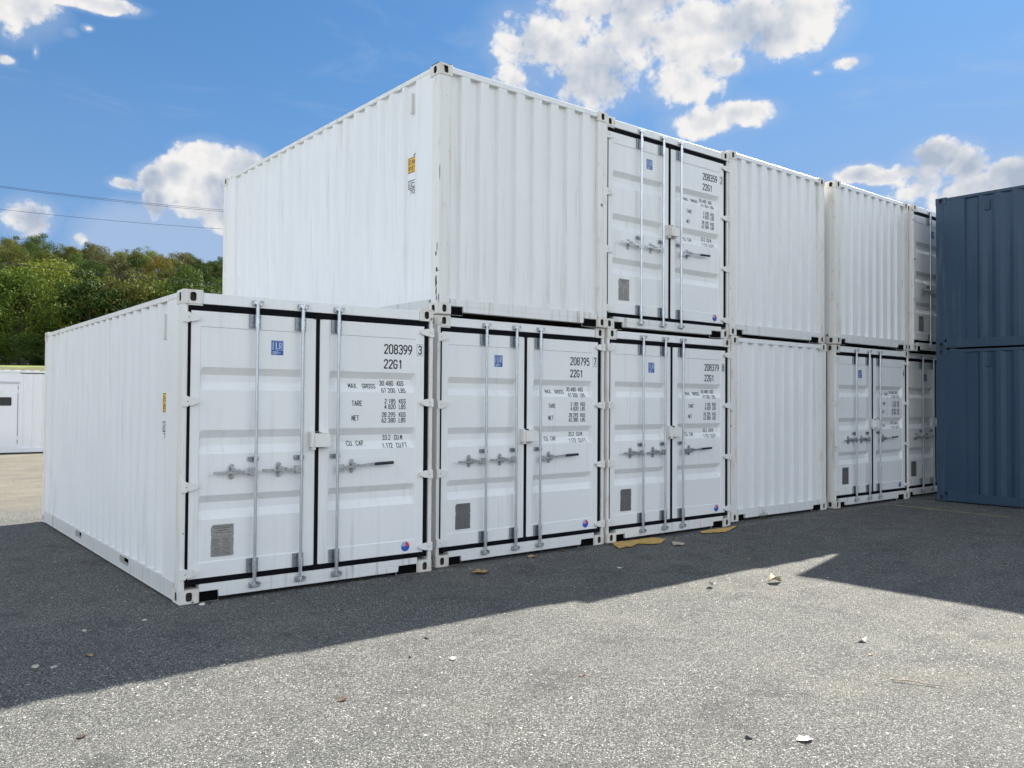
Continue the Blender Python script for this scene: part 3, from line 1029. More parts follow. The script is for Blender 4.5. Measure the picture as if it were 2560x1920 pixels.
HV = random.Random(3)
def build_container(x, y, z, rz, label, front, text=None, plate='plate', cat='shipping container', group=None, labelled=False, blue=False, side_marks=False, detail=True):
    root = thing('shipping_container', (x, y, z), rz, label, cat, group)
    cache = {}
    def P(name, me, parent=root, loc=None):
        if blue:
            k = me.name
            if k not in cache:
                m2 = me.copy()
                for i, mt in enumerate(m2.materials):
                    if mt in (M['white'],): m2.materials[i] = M['blue']
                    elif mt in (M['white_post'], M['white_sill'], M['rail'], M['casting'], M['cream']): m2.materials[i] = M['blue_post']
                cache[k] = m2
            me = cache[k]
        return link(name, me, parent, loc)
    P('side_wall', CM['wall_l']); P('side_wall', CM['wall_r'])
    P('top_rail', CM['top_l']); P('top_rail', CM['top_r'])
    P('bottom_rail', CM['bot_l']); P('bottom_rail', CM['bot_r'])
    P('roof', CM['roof']); P('floor', CM['floor'])
    P('end_wall', CM['endw_r']); P('sill', CM['sill_b']); P('header', CM['head_b'])
    P('corner_post', CM['post_b']); P('corner_post', CM['post_b_r'])
    for sx in (0, 1):
        for sy in (0, 1):
            for sz in (0, 1):
                P('corner_casting', CAST[(sx, sy, sz)], loc=(0 if not sx else CW - CW_, 0 if not sy else CLN - CD_, 0 if not sz else CH - CHh))
    P('lashing_bar', CM['hook'])
    if labelled:
        P('height_label', CM['label'])
    if front == 'end':
        P('end_wall', CM['endw']); P('sill', CM['sill_end']); P('header', CM['head_end'])
        P('corner_post', CM['post_end']); P('corner_post', CM['post_end_r'])
        return root
    P('sill', CM['sill_door']); P('header', CM['head_door'])
    P('corner_post', CM['post_door']); P('corner_post', CM['post_door_r'])
    P('door_gasket', CM['gasket'])
    d0 = P('door', CM['leaf0']); d1 = P('door', CM['leaf1'])
    P('inspection_sticker', CM['sticker'], d0); P('data_plate', CM[plate], d0)
    if text is not None:
        P('stencil_print', door_text(*text), d1)
        P('round_badge', CM['roundel'], d1)
    for zc in (2.360, 1.665, 0.960, 0.248):
        P('hinge', CM['hinge'], loc=(0, 0, zc)); P('hinge', CM['hinge_r'], loc=(0, 0, zc))
    for i, ux in enumerate(RODS):
        r = P('lock_rod', CM['rod'], loc=(ux, 0, 0))
        P('cam_keeper', CM['keeper'], r, (0, 0, 2.515)); P('cam_keeper', CM['keeper'], r, (0, 0, 0.095))
        P('rod_guide', CM['guide'], r, (0, 0, 2.360)); P('rod_guide', CM['guide'], r, (0, 0, 0.262)); P('rod_guide', CM['guide_mid'], r, (0, 0, 1.172))
        if i < 2:
            h_ = P('handle', CM['handle'], r, (0, 0, 1.068)); h_.rotation_euler = (0, math.radians(HV.uniform(-1.6, 1.6)), 0); P('handle_catch', CM['catch'], r, (-0.196, 0, 1.072))
        else:
            P('handle', CM['handle_long'], r, (0, 0, 1.062)); P('handle_catch', CM['catch'], r, (0.164, 0, 1.074))
            g = MB()
            g.cyl((0.380, RY - 0.005, 0.025), (0.582, RY - 0.005, 0.031), 0.0145, n=12)
            if 'grip' not in CM: CM['grip'] = g.mesh('handle_grip', M['grip'], smooth=True)
            P('handle_grip', CM['grip'], r, (0, 0, 1.062))
    P('lock_box', CM['lockbox'])
    return root

print('containers')
G = 'containers stacked in the row'
B1 = build_container(0, 0, 0, -0.0163, 'white shipping container numbered 208399 3, alone at the left end with nothing stacked on it', 'door', ('208399', '3'), labelled=True)
B2 = build_container(2.5994, 0.1313, -0.0174, 0.0058, 'white shipping container numbered 208795 7, on the ground second from the left', 'door', ('208795', '7'), 'plate_dark', labelled=True)
B3 = build_container(5.0684, 0.1312, -0.0123, 0.0043, 'white shipping container numbered 208379 8, on the ground with torn cardboard at its foot', 'door', ('208379', '8'), 'plate_dark')
B4 = build_container(7.5306, 0.1482, 0.0357, 0, 'white container with ribbed end wall on the ground, weed growing at its sill', 'end')
B5 = build_container(10.1126, 0.0915, 0.0403, 0.0046, 'white container on the ground with check digit 4, right of the ribbed ground one', 'door', ('', '4'), 'plate_dark')
B6 = build_container(12.600, 0.190, 0.0403, 0.0, 'white ground container half hidden behind the lower blue container', 'door', None, 'plate_dark')
T2 = build_container(2.5747, 0.0934, CH - 0.0174 + 0.004, -0.0019, 'white upper container with ribbed end at the left end of the stack, yellow height label', 'end', labelled=True)
T3 = build_container(5.0434, 0.1549, CH - 0.0123 + 0.004, 0, 'white upper container numbered 208359 2 with doors, stacked between two ribbed ends', 'door', ('208359', '2'))
T4 = build_container(7.4851, 0.1494, CH + 0.0357 + 0.004, 0, 'white upper ribbed container directly right of the doors numbered 208359 2', 'end')
T5 = build_container(10.0826, 0.054, CH + 0.0403 + 0.004, 0.0137, 'white upper ribbed container with creamy side and rusty castings, standing slightly forward', 'end')
T6 = build_container(12.575, 0.035, CH + 0.0403 + 0.004, 0.004, 'white upper container with lock rods, half hidden by the upper blue container', 'door', None)
BX, BY, BA, BZ = 12.5636, -0.3597, 0.0282, 0.0496
BRX, BRY = BX + CW * math.cos(BA), BY + CW * math.sin(BA)
L0 = build_container(BRX, BRY, BZ - 0.004, BA + math.pi, 'dark blue shipping container on the ground at the right edge, lower of the two', 'end', blue=True)
L1 = build_container(BRX, BRY, BZ + CH, BA + math.pi, 'dark blue shipping container on top of another blue one at the right edge', 'end', blue=True)
for o_ in (L0, L1):
    b = MB()
    b.box(CW - 0.040, CW - 0.014, 0.835, 0.860, 2.300, 2.450)
    b.box(CW - 0.040, CW - 0.014, 0.775, 0.860, 2.275, 2.300)
    link('lashing_bar', b.mesh('lashing_bar', M['blue_post'], bevel=0.003), o_)

# faint vertical number running down a rib of two ribbed ends
def rib_marks(parent, u, z0, z1, n, last, mat):
    b = MB()
    y = RV + 0.004 + 0.0456 - 0.001
    rnd = random.Random(int(u * 1000))
    z = z1
    step = (z1 - z0) / n
    for k in range(n):
        h = step * (0.62 + rnd.random() * 0.2)
        b.add([(u, y, z - h), (u + 0.012 + rnd.random() * 0.006, y, z - h), (u + 0.012 + rnd.random() * 0.006, y, z), (u, y, z)], [(0, 1, 2, 3)])
        z -= step
    if last:
        stroke_text(b, lambda x_, z_: (x_, y, z_), last, u - 0.012, u + 0.034, z - 0.115, z - 0.03, 0.011)
    link('number_marks', b.mesh('number_marks', mat), parent)
rib_marks(B4, 1.925, 1.02, 1.62, 5, '2', M['ink'])
rib_marks(T5, 1.672, 1.10, 1.98, 9, '', M['ink_faded'])

# paint scraped off the corner of the upper left container
b = MB()
def chip(cy, cz, w, h, sd, plane='x'):
    r = random.Random(sd)
    k = 9
    pts = []
    for i in range(k):
        t = 2 * math.pi * i / k
        pts.append((cy + w * 0.5 * math.cos(t) * (0.65 + r.random() * 0.6), cz + h * 0.5 * math.sin(t) * (0.7 + r.random() * 0.5)))
    if plane == 'x':
        b.add([(0.0028, max(0.0075, a), c) for a, c in pts], [tuple(range(k))])
    else:
        b.add([(max(0.0055, a), RV - 0.0012, c) for a, c in pts], [tuple(range(k))])
chip(0.045, 0.335, 0.040, 0.125, 1); chip(0.040, 0.235, 0.020, 0.10, 2); chip(0.035, 0.455, 0.035, 0.06, 3)
chip(0.030, 0.160, 0.02, 0.05, 4); chip(0.050, 0.62, 0.028, 0.05, 6); chip(0.03, 0.69, 0.018, 0.10, 7)
chip(0.012, 0.16, 0.012, 0.12, 8, 'y'); chip(0.012, 1.45, 0.010, 0.20, 9, 'y')
link('scraped_patch', b.mesh('scraped_patch', M['primer']), T2)
b = MB()
b.box(-0.001, 0.08, 0.02, 0.16, CH + 0.0005, CH + 0.0025)
b.box(0.10, 0.155, 0.004, 0.13, CH + 0.0005, CH + 0.0025)
link('scraped_patch', b.mesh('scraped_patch', M['primer']), T2)

# ------------------------------------------------------------------ ground
def sm(t):
    t = max(0.0, min(1.0, t))
    return t * t * (3 - 2 * t)
HP = [(-1e9, 0), (2.30, 0), (2.85, -0.018), (6.2, -0.015), (7.3, -0.011), (7.75, 0.033), (10.2, 0.038), (1e9, 0.045)]
HP[-1] = (14.0, 0.045)
def gh(x, y):
    v = HP[0][1]
    if x >= 14: v = 0.045
    else:
        for (a, p), (c, q) in zip(HP[:-1], HP[1:]):
            if a <= x <= c:
                v = p + (q - p) * sm((x - a) / max(1e-9, c - a))
                break
    # the swell fades out into the open yard
    k = sm((y + 9) / 6) * (1 - sm((y - 16) / 10)) * (1 - sm((x - 18) / 10))
    far = sm((math.hypot(x, y) - 40) / 30)
    return v * k - 0.004
def lerps(seq):
    out = []
    for a, b_, st in seq:
        n = max(1, int(round((b_ - a) / st)))
        out += [a + (b_ - a) * i / n for i in range(n)]
    out.append(seq[-1][1])
    return out
GX = lerps([(-1500, -300, 400), (-300, -40, 65), (-40, -8, 4), (-8, 2, 0.5), (2, 9, 0.11), (9, 20, 0.6), (20, 60, 8), (60, 400, 85), (400, 1500, 550)])
GY = lerps([(-1500, -300, 400), (-300, -30, 54), (-30, -9, 3), (-9, 3, 0.4), (3, 30, 3), (30, 60, 10), (60, 400, 85), (400, 1500, 550)])
b = MB()
b.add([(x, y, gh(x, y)) for y in GY for x in GX],
      [(r * len(GX) + c, r * len(GX) + c + 1, (r + 1) * len(GX) + c + 1, (r + 1) * len(GX) + c) for r in range(len(GY) - 1) for c in range(len(GX) - 1)])

gm, N, bs = new_mat('yard_gravel')
g = N.new('ShaderNodeNewGeometry')
pos = g.outputs['Position']
def voro(scale, feat='F1', out='Color', vec=pos, rnd=1.0):
    v = N.new('ShaderNodeTexVoronoi', feature=feat)
    N.link(vec, v.inputs['Vector'])
    v.inputs['Scale'].default_value = scale
    v.inputs['Randomness'].default_value = rnd
    return v.outputs[out]
flat = N.vmul(pos, (1, 1, 0.0))
sepc = N.new('ShaderNodeSeparateColor')
N.link(voro(150, vec=flat), sepc.inputs[0])
grain = sepc.outputs[0]
grain2 = sepc.outputs[1]
sep2 = N.new('ShaderNodeSeparateColor')
N.link(voro(330, vec=flat), sep2.inputs[0])
fine = sep2.outputs[0]
patch = N.noise(flat, 0.55, 4, 0.55, 0.6)
patch2 = N.noise(flat, 2.3, 4, 0.6, 0.4)
patch3 = N.noise(flat, 9.0, 4, 0.6)
dark = (0.018, 0.020, 0.021, 1)  # dark grains also carry the shade between stones, put into the colour
mid = (0.108, 0.112, 0.110, 1)
light = (0.31, 0.315, 0.30, 1)
c = N.mix(N.smooth(grain, 0.06, 0.42), dark, mid)
lf = N.smooth(N.math('ADD', grain, N.math('MULTIPLY', N.math('SUBTRACT', patch2, 0.5), 0.35)), 0.72, 0.98)
c = N.mix(lf, c, light)
c = N.mix(N.smooth(fine, 0.1, 0.9, 0.0, 0.24), c, (0.175, 0.175, 0.168, 1))
# warm dusty patches, greyer swept ones
warm = N.math('MULTIPLY', N.smooth(patch, 0.50, 0.72), N.smooth(patch2, 0.30, 0.65))
c = N.mix(N.math('MULTIPLY', warm, 0.28), c, (0.22, 0.205, 0.165, 1))
drk = N.math('MULTIPLY', N.smooth(patch2, 0.46, 0.25), 0.50)
c = N.mix(drk, c, (0.055, 0.057, 0.060, 1))
red = N.math('MULTIPLY', N.smooth(patch3, 0.68, 0.80), N.smooth(patch, 0.45, 0.6))
c = N.mix(N.math('MULTIPLY', red, 0.4), c, (0.20, 0.12, 0.08, 1))
rare = N.smooth(grain2, 0.965, 0.985)
c = N.mix(rare, c, (0.50, 0.49, 0.46, 1))
# tyre-swept lanes and dusty drifts
lane = N.noise(N.vmul(pos, (0.22, 1.0, 0)), 2.2, 4, 0.55, 0.3)
c = N.mix(N.smooth(lane, 0.52, 0.72, 0.0, 0.20), c, (0.21, 0.208, 0.195, 1))
c = N.mix(N.smooth(lane, 0.44, 0.28, 0.0, 0.22), c, (0.075, 0.078, 0.080, 1))
# sandy track behind the stacks, then grass
sp = N.new('ShaderNodeSeparateXYZ')
N.link(pos, sp.inputs[0])
yb = N.math('ADD', sp.outputs[1], N.math('MULTIPLY', N.math('SUBTRACT', patch, 0.5), 3.0))
sand = N.smooth(yb, 6.2, 9.5)
track = N.noise(N.vmul(pos, (0.8, 1.3, 0)), 1.0, 7, 0.7)
sandc = N.mix(N.smooth(track, 0.35, 0.7), (0.165, 0.158, 0.135, 1), (0.245, 0.228, 0.185, 1))
sandc = N.mix(N.smooth(fine, 0.2, 0.9, 0.0, 0.35), sandc, (0.10, 0.10, 0.09, 1))
c = N.mix(sand, c, sandc)
gr = N.smooth(yb, 27.5, 29.5)
out_ = N.smooth(N.math('ABSOLUTE', N.math('SUBTRACT', sp.outputs[0], 6.0)), 45, 55)
out2 = N.smooth(yb, -38, -48)
gr = N.math('MAXIMUM', gr, N.math('MAXIMUM', out_, out2))
gcol = N.mix(N.smooth(N.noise(pos, 0.4, 5, 0.6), 0.35, 0.65), (0.055, 0.085, 0.022, 1), (0.105, 0.135, 0.035, 1))
c = N.mix(gr, c, gcol)
N.link(c, bs.inputs['Base Color'])
bs.inputs['Roughness'].default_value = 0.92
bs.inputs['Specular IOR Level'].default_value = 0.25
d1 = voro(150, 'F1', 'Distance', flat)
d2_ = voro(330, 'F1', 'Distance', flat)
hgt = N.math('SUBTRACT', N.math('MULTIPLY', grain, 0.9), N.math('ADD', N.math('MULTIPLY', d1, 0.8), N.math('MULTIPLY', d2_, 0.35)))
hgt = N.math('ADD', hgt, N.math('MULTIPLY', patch3, 1.2))
bp = N.new('ShaderNodeBump')
bp.inputs['Strength'].default_value = 0.85
bp.inputs['Distance'].default_value = 0.008
N.link(hgt, bp.inputs['Height'])
N.link(bp.outputs[0], bs.inputs['Normal'])
me = b.mesh('ground', gm)
for p in me.polygons: p.use_smooth = True
tag(link('ground', me), kind='structure')

# loose stones and chips over the yard, far too many to count
rnd = random.Random(11)
camx, camy = -2.303, -7.111
b = MB()
OCT = [(0, 1, 4), (1, 2, 4), (2, 3, 4), (3, 0, 4)]
cnt = 0
while cnt < 30000:
    r = 2.6 + 15.0 * rnd.random() ** 1.7
    a = YAW + (rnd.random() - 0.5) * 1.45
    x, y = camx + r * math.sin(a), camy + r * math.cos(a)
    if 0 < x < 12.6 and y > -0.02: continue
    if mn.noise(Vector((x * 0.8, y * 0.8, 3.1))) * 0.5 + 0.5 < rnd.random() * 0.75: continue
    s_ = (0.0016 + 0.0034 * rnd.random() ** 2.4) * (1 + r * 0.03)
    if rnd.random() < 0.004: s_ *= 2.0
    z = gh(x, y)
    t = rnd.random() * 3.14
    ca, sa = math.cos(t), math.sin(t)
    e = 0.55 + rnd.random() * 0.8
    pts = []
    for (px, py) in ((1, 0.1), (0.1, e), (-1, -0.1), (-0.15, -e)):
        px *= 0.8 + rnd.random() * 0.4
        pts.append((x + (px * ca - py * sa) * s_, y + (px * sa + py * ca) * s_, z - 0.0006))
    pts.append((x + (rnd.random() - 0.5) * s_, y + (rnd.random() - 0.5) * s_, z + s_ * (0.35 + 0.5 * rnd.random())))
    b.add(pts, OCT)
    cnt += 1
def flake(x, y, s_):
    z = gh(x, y)
    t = rnd.random() * 3.14
    ca, sa = math.cos(t), math.sin(t)
    e = 0.35 + rnd.random() * 0.5
    pts = []
    for (px, py) in ((1, 0.1), (0.2, e), (-1, -0.05), (-0.25, -e)):
        px *= 0.75 + rnd.random() * 0.5
        pts.append((x + (px * ca - py * sa) * s_, y + (px * sa + py * ca) * s_, z + 0.0004))
    pts.append((x + (rnd.random() - 0.5) * s_ * 0.6, y + (rnd.random() - 0.5) * s_ * 0.6, z + s_ * (0.16 + 0.22 * rnd.random())))
    b2.add(pts, OCT)
b2 = MB()
cnt = 0
while cnt < 9000:
    r = 2.6 + 13.0 * rnd.random() ** 1.3
    a = YAW + (rnd.random() - 0.5) * 1.45
    x, y = camx + r * math.sin(a), camy + r * math.cos(a)
    if 0 < x < 12.6 and y > -0.02: continue
    dn = mn.noise(Vector((x * 0.9 + 7, y * 1.3, 1.7))) + 0.5 * mn.noise(Vector((x * 3, y * 3, 5.0)))
    if dn * 0.9 + 0.30 < rnd.random(): continue
    flake(x, y, (0.0034 + 0.0080 * rnd.random() ** 2.8) * (1 + r * 0.02))
    cnt += 1
for _ in range(1500):
    x = rnd.random() * 12.4
    flake(x, 0.02 - abs(rnd.gauss(0, 0.10)), 0.004 + 0.008 * rnd.random() ** 2)
cm_, N, bs = new_mat('pale_chip')
g = N.new('ShaderNodeNewGeometry')
cr = N.new('ShaderNodeValToRGB')
N.link(g.outputs['Random Per Island'], cr.inputs[0])
els = cr.color_ramp.elements
els[0].position, els[0].color = 0.0, (0.24, 0.24, 0.225, 1)
els[1].position, els[1].color = 1.0, (0.58, 0.57, 0.54, 1)
e_ = els.new(0.5)
e_.color = (0.42, 0.41, 0.38, 1)
N.link(cr.outputs[0], bs.inputs['Base Color'])
bs.inputs['Roughness'].default_value = 0.75
tag(link('stone_chips', b2.mesh('stone_chips', cm_)), kind='stuff', cat='stone chips', label='pale flat stone chips strewn over the yard')
sm_, N, bs = new_mat('loose_stone')
g = N.new('ShaderNodeNewGeometry')
cr = N.new('ShaderNodeValToRGB')
N.link(g.outputs['Random Per Island'], cr.inputs[0])
els = cr.color_ramp.elements
els[0].position, els[0].color = 0.0, (0.045, 0.047, 0.050, 1)
els[1].position, els[1].color = 1.0, (0.50, 0.49, 0.46, 1)
for ps, cl in ((0.35, (0.13, 0.132, 0.132, 1)), (0.62, (0.25, 0.245, 0.225, 1)), (0.72, (0.24, 0.17, 0.11, 1)), (0.80, (0.34, 0.33, 0.31, 1))):
    e_ = els.new(ps)
    e_.color = cl
N.link(cr.outputs[0], bs.inputs['Base Color'])
bs.inputs['Roughness'].default_value = 0.8
tag(link('gravel', b.mesh('gravel', sm_)), kind='stuff', cat='gravel', label='loose stone chips scattered over the yard')

# thin painted line near the blue containers
lm, N, bs = new_mat('worn_yellow_line')
g = N.new('ShaderNodeNewGeometry')
w_ = N.noise(g.outputs['Position'], 14, 5, 0.7)
N.link(N.mix(N.smooth(w_, 0.42, 0.62), (0.62, 0.50, 0.17, 1), (0.34, 0.29, 0.14, 1)), bs.inputs['Base Color'])
bs.inputs['Roughness'].default_value = 0.8
b = MB()
n = 24
vs = []
for i in range(n + 1):
    t = i / n
    x = 11.33 + (11.27 - 11.33) * t + math.sin(t * 9) * 0.012
    y = -0.27 + (-2.02 + 0.27) * t
    w_ = 0.024 * (1 - 0.4 * t)
    for s_ in (-1, 1):
        vs.append((x + s_ * w_, y, gh(x, y) + 0.010))
b.add(vs, [(2 * i, 2 * i + 1, 2 * i + 3, 2 * i + 2) for i in range(n)])
tag(link('road_marking', b.mesh('road_marking', lm)), kind='structure')

# ------------------------------------------------------------------ litter on the yard
card = plain('wet_cardboard', (0.52, 0.33, 0.10), 0.85, var=0.25, vscale=18)
card2 = plain('grey_cardboard', (0.42, 0.36, 0.28), 0.85, var=0.2, vscale=30)
leafm = plain('dry_leaf', (0.34, 0.22, 0.11), 0.8, var=0.4, vscale=50)
leafr = plain('brown_leaf', (0.065, 0.035, 0.022), 0.8, var=0.4, vscale=50)
paper = plain('scrap_paper', (0.62, 0.60, 0.58), 0.8, var=0.12, vscale=60)
stone = plain('pale_stone', (0.42, 0.39, 0.33), 0.85, var=0.3, vscale=60)
stoned = plain('dark_stone', (0.06, 0.06, 0.065), 0.85, var=0.3, vscale=60)
wood = plain('bleached_twig', (0.36, 0.27, 0.18), 0.8, var=0.3, vscale=80)

def slab(name, outline, mat, label, cat, th=0.006, lift=0.0, curl=0.0, sd=1, group=None):
    """a flat torn piece with its own thickness, edges lifting a little"""
    r = random.Random(sd)
    cx = sum(p[0] for p in outline) / len(outline)
    cy = sum(p[1] for p in outline) / len(outline)
    # refine the torn outline
    pts = []
    for (p, q) in zip(outline, outline[1:] + outline[:1]):
        k = max(1, int(math.dist(p, q) / 0.05))
        for i in range(k):
            t = i / k
            j = min(0.010, math.dist(p, q) * 0.12)
            pts.append((p[0] + (q[0] - p[0]) * t + (r.random() - 0.5) * j, p[1] + (q[1] - p[1]) * t + (r.random() - 0.5) * j))
    n_ = len(pts)
    b = MB()
    ring = lambda k, dz: [(cx + (x - cx) * k, cy + (y - cy) * k, gh(x, y) + 0.006 + dz + (lift if k == 1 else lift * 0.3) * (0.4 + 0.6 * abs(math.sin(i * 1.7 + sd))) ) for i, (x, y) in enumerate(pts)]
    top1, top2 = ring(1.0, th), ring(0.55, th + curl)
    bot1 = ring(1.0, 0.0)
    vs = top1 + top2 + [(cx, cy, gh(cx, cy) + 0.006 + th + curl)] + bot1 + [(cx, cy, gh(cx, cy) + 0.005)]
    fs = []
    for i in range(n_):
        j = (i + 1) % n_
        fs += [(i, j, n_ + j, n_ + i), (n_ + i, n_ + j, 2 * n_), (2 * n_ + 1 + j, 2 * n_ + 1 + i, 3 * n_ + 1), (i, 2 * n_ + 1 + i, 2 * n_ + 1 + j, j)]
    b.add([(x - cx, y - cy, z) for x, y, z in vs], fs)
    o = link(name, b.mesh(name, mat), None, (cx, cy, 0))
    return tag(o, label, cat, group)

slab('cardboard_piece', [(5.129, 0.106), (4.896, -0.233), (5.055, -0.152), (5.133, -0.21), (5.278, -0.133), (5.394, -0.113), (5.469, -0.233), (5.595, -0.263), (5.869, -0.094), (5.826, 0.075), (5.606, 0.08), (5.248, 0.104)], card, 'large torn yellow-brown cardboard sheet at the foot of container 208379 8', 'cardboard', 0.006, 0.008, 0.004, 3)
slab('cardboard_piece', [(6.697, 0.024), (6.618, -0.069), (6.802, -0.13), (6.956, -0.193), (7.159, -0.11), (7.451, -0.002), (7.257, 0.032), (6.939, 0.052)], card, 'narrow yellow-brown cardboard strip under the right corner of container 208379 8', 'cardboard', 0.006, 0.01, 0.004, 5)
slab('cardboard_piece', [(5.697, -0.345), (5.604, -0.445), (5.699, -0.516), (5.786, -0.476), (5.802, -0.381), (5.792, -0.287)], card2, 'small greyish cardboard scrap on the ground just off the large yellow-brown sheet', 'cardboard', 0.006, 0.012, 0.006, 6)

def leaf(x, y, size, rot, mat, label, cat='leaf', name='leaf', sd=1, fold=0.35, group=None, up=0.0):
    """a curled dry leaf or crumpled scrap: pointed outline on a bent sheet"""
    r = random.Random(sd)
    b = MB()
    nu, nv = 9, 7
    vs = []
    for i in range(nu):
        t = i / (nu - 1)
        w = math.sin(math.pi * min(1, t * 0.94 + 0.04)) ** 0.7 * (0.38 + 0.10 * math.sin(t * 14 + sd))
        for j in range(nv):
            s_ = j / (nv - 1) * 2 - 1
            lx, ly = (t - 0.5), s_ * w
            lz = fold * (abs(s_) ** 1.4) * w * 0.9 + 0.10 * math.sin(t * 5 + sd) * fold + (r.random() - 0.5) * 0.05 + 0.09 * fold + up
            vs.append((lx * size, ly * size, max(0.0015, lz * size + 0.002)))
    fs = [(i * nv + j, (i + 1) * nv + j, (i + 1) * nv + j + 1, i * nv + j + 1) for i in range(nu - 1) for j in range(nv - 1)]
    b.add(vs, fs)
    k = len(vs)
    b.add([(v[0], v[1], v[2] - 0.0012) for v in vs], [f[::-1] for f in fs])
    o = link(name, b.mesh(name, mat, smooth=True), None, (x, y, gh(x, y)))
    o.rotation_euler = (0, 0, rot)
    return tag(o, label, cat, group)

leaf(2.80, -0.36, 0.17, -0.4, leafm, 'large crumpled tan leaf in front of container 208795 7', sd=2, fold=0.5)
leaf(3.80, 0.02, 0.13, 0.3, leafm, 'yellowish dry leaf touching the sill of container 208795 7', sd=3)
leaf(4.32, 0.10, 0.09, 1.0, leafr, 'small brown leaf by the right pocket of container 208795 7', sd=4)
leaf(5.61, -1.51, 0.06, 0.2, leafm, 'tiny orange-tan leaf in the shade short of the sunlit gravel', sd=5)
leaf(4.78, -2.38, 0.15, -0.3, plain('cream_scrap', (0.62, 0.50, 0.33), 0.8, var=0.2, vscale=40), 'crumpled cream-coloured scrap lying in the sun near the tip of the blue shadow', 'scrap', 'paper_scrap', sd=6, fold=0.8, up=0.05)
leaf(4.15, -2.14, 0.09, 1.2, paper, 'small upright white scrap on sunlit gravel left of the cream scrap', 'scrap', 'paper_scrap', sd=7, fold=1.0, up=0.15)
leaf(4.06, -1.05, 0.08, 0.4, paper, 'small pale scrap in the shade in front of container 208379 8', 'scrap', 'paper_scrap', sd=8, fold=0.8, up=0.05)
leaf(1.55, -4.71, 0.085, -0.5, paper, 'torn white paper scrap in the near foreground right of the dark pebble', 'scrap', 'paper_scrap', sd=9, fold=0.35)
leaf(0.94, -2.54, 0.05, 0.6, paper, 'short white chip on the gravel in the middle of the yard', 'scrap', 'paper_scrap', sd=10, fold=0.5, up=0.05)
leaf(3.54, -3.94, 0.07, 0.9, paper, 'thin white strip on the right gravel above a brown chip', 'scrap', 'paper_scrap', sd=12, fold=0.7, up=0.08)
leaf(3.26, -4.14, 0.04, 0.3, leafm, 'small brown chip on the right gravel below the white strip', sd=13)
leaf(-1.26, -2.46, 0.045, 0.1, leafr, 'reddish brown leaf on the sunlit gravel at lower left', sd=15)
leaf(0.01, -2.78, 0.06, 0.4, leafr, 'small rust-brown leaf on sunlit gravel at lower centre left', sd=16)
leaf(1.37, -3.30, 0.05, 0.7, leafr, 'dark red-brown leaf alone on the gravel at lower centre', sd=17)
leaf(-0.9, -1.02, 0.055, 2.0, leafm, 'pale dry leaf in the shade just left of the stones', sd=18)

def rock(x, y, s_, mat, label, sd, flatk=0.45, group=None):
    r = random.Random(sd)
    bm = bmesh.new()
    bmesh.ops.create_icosphere(bm, subdivisions=2, radius=s_)
    for v in bm.verts:
        k = 1 + 0.35 * mn.noise(v.co / s_ * 1.1 + Vector((sd, 0, 0)))
        v.co = Vector((v.co.x * k * 1.25, v.co.y * k * 0.85, v.co.z * k * flatk))
    me = bpy.data.meshes.new('stone')
    bm.to_mesh(me)
    bm.free()
    me.materials.append(mat)
    o = link('stone', me, None, (x, y, gh(x, y) + s_ * flatk * 0.7))
    o.rotation_euler = (0, 0, r.random() * 6)
    return tag(o, label, 'stone', group)
rock(0.17, -0.06, 0.028, paper, 'flat white chip beside the left front casting of container 208399 3', 1, 0.35)
rock(-0.35, -0.30, 0.018, stone, 'pale round stone in the shade left of the front corner casting', 2)
rock(-0.78, -0.35, 0.020, stone, 'cream stone in the shade, farthest left of the pale stones near the side wall', 3)
rock(-1.22, -1.07, 0.026, stone, 'flat grey-beige stone at the far left of the shaded ground', 4, 0.35)
rock(-1.13, -1.15, 0.020, stone, 'flat pale stone just right of the grey-beige one at far left', 5, 0.35)
rock(1.35, -4.52, 0.015, stoned, 'dark pebble in the foreground left of the white paper scrap', 6, 0.6)
rock(1.07, -2.02, 0.014, stoned, 'dark pebble on sunlit gravel just below the shadow edge', 7, 0.5)
rock(0.74, -2.33, 0.012, stoned, 'smaller dark pebble on sunlit gravel, below the first one', 8, 0.5)

# twig
b = MB()
A_, B_ = Vector((2.83, -4.50, gh(2.83, -4.5) + 0.010)), Vector((2.98, -4.86, gh(2.95, -4.8) + 0.008))
pts = []
for i in range(12):
    t = i / 11
    p = A_.lerp(B_, t)
    pts.append(p + Vector((math.sin(t * 3.0) * 0.02, math.cos(t * 5) * 0.004, 0.006 * math.sin(t * 6) ** 2)))
for i in range(11):
    b.cyl(pts[i], pts[i + 1], 0.0042 - 0.00025 * i, 0.0042 - 0.00025 * (i + 1), n=6)
b.cyl(pts[2], pts[2] + Vector((0.03, 0.03, 0.004)), 0.003, 0.001, n=5)
tag(link('twig', b.mesh('twig', wood, smooth=True)), 'long thin dry twig on the gravel at lower right', 'twig')

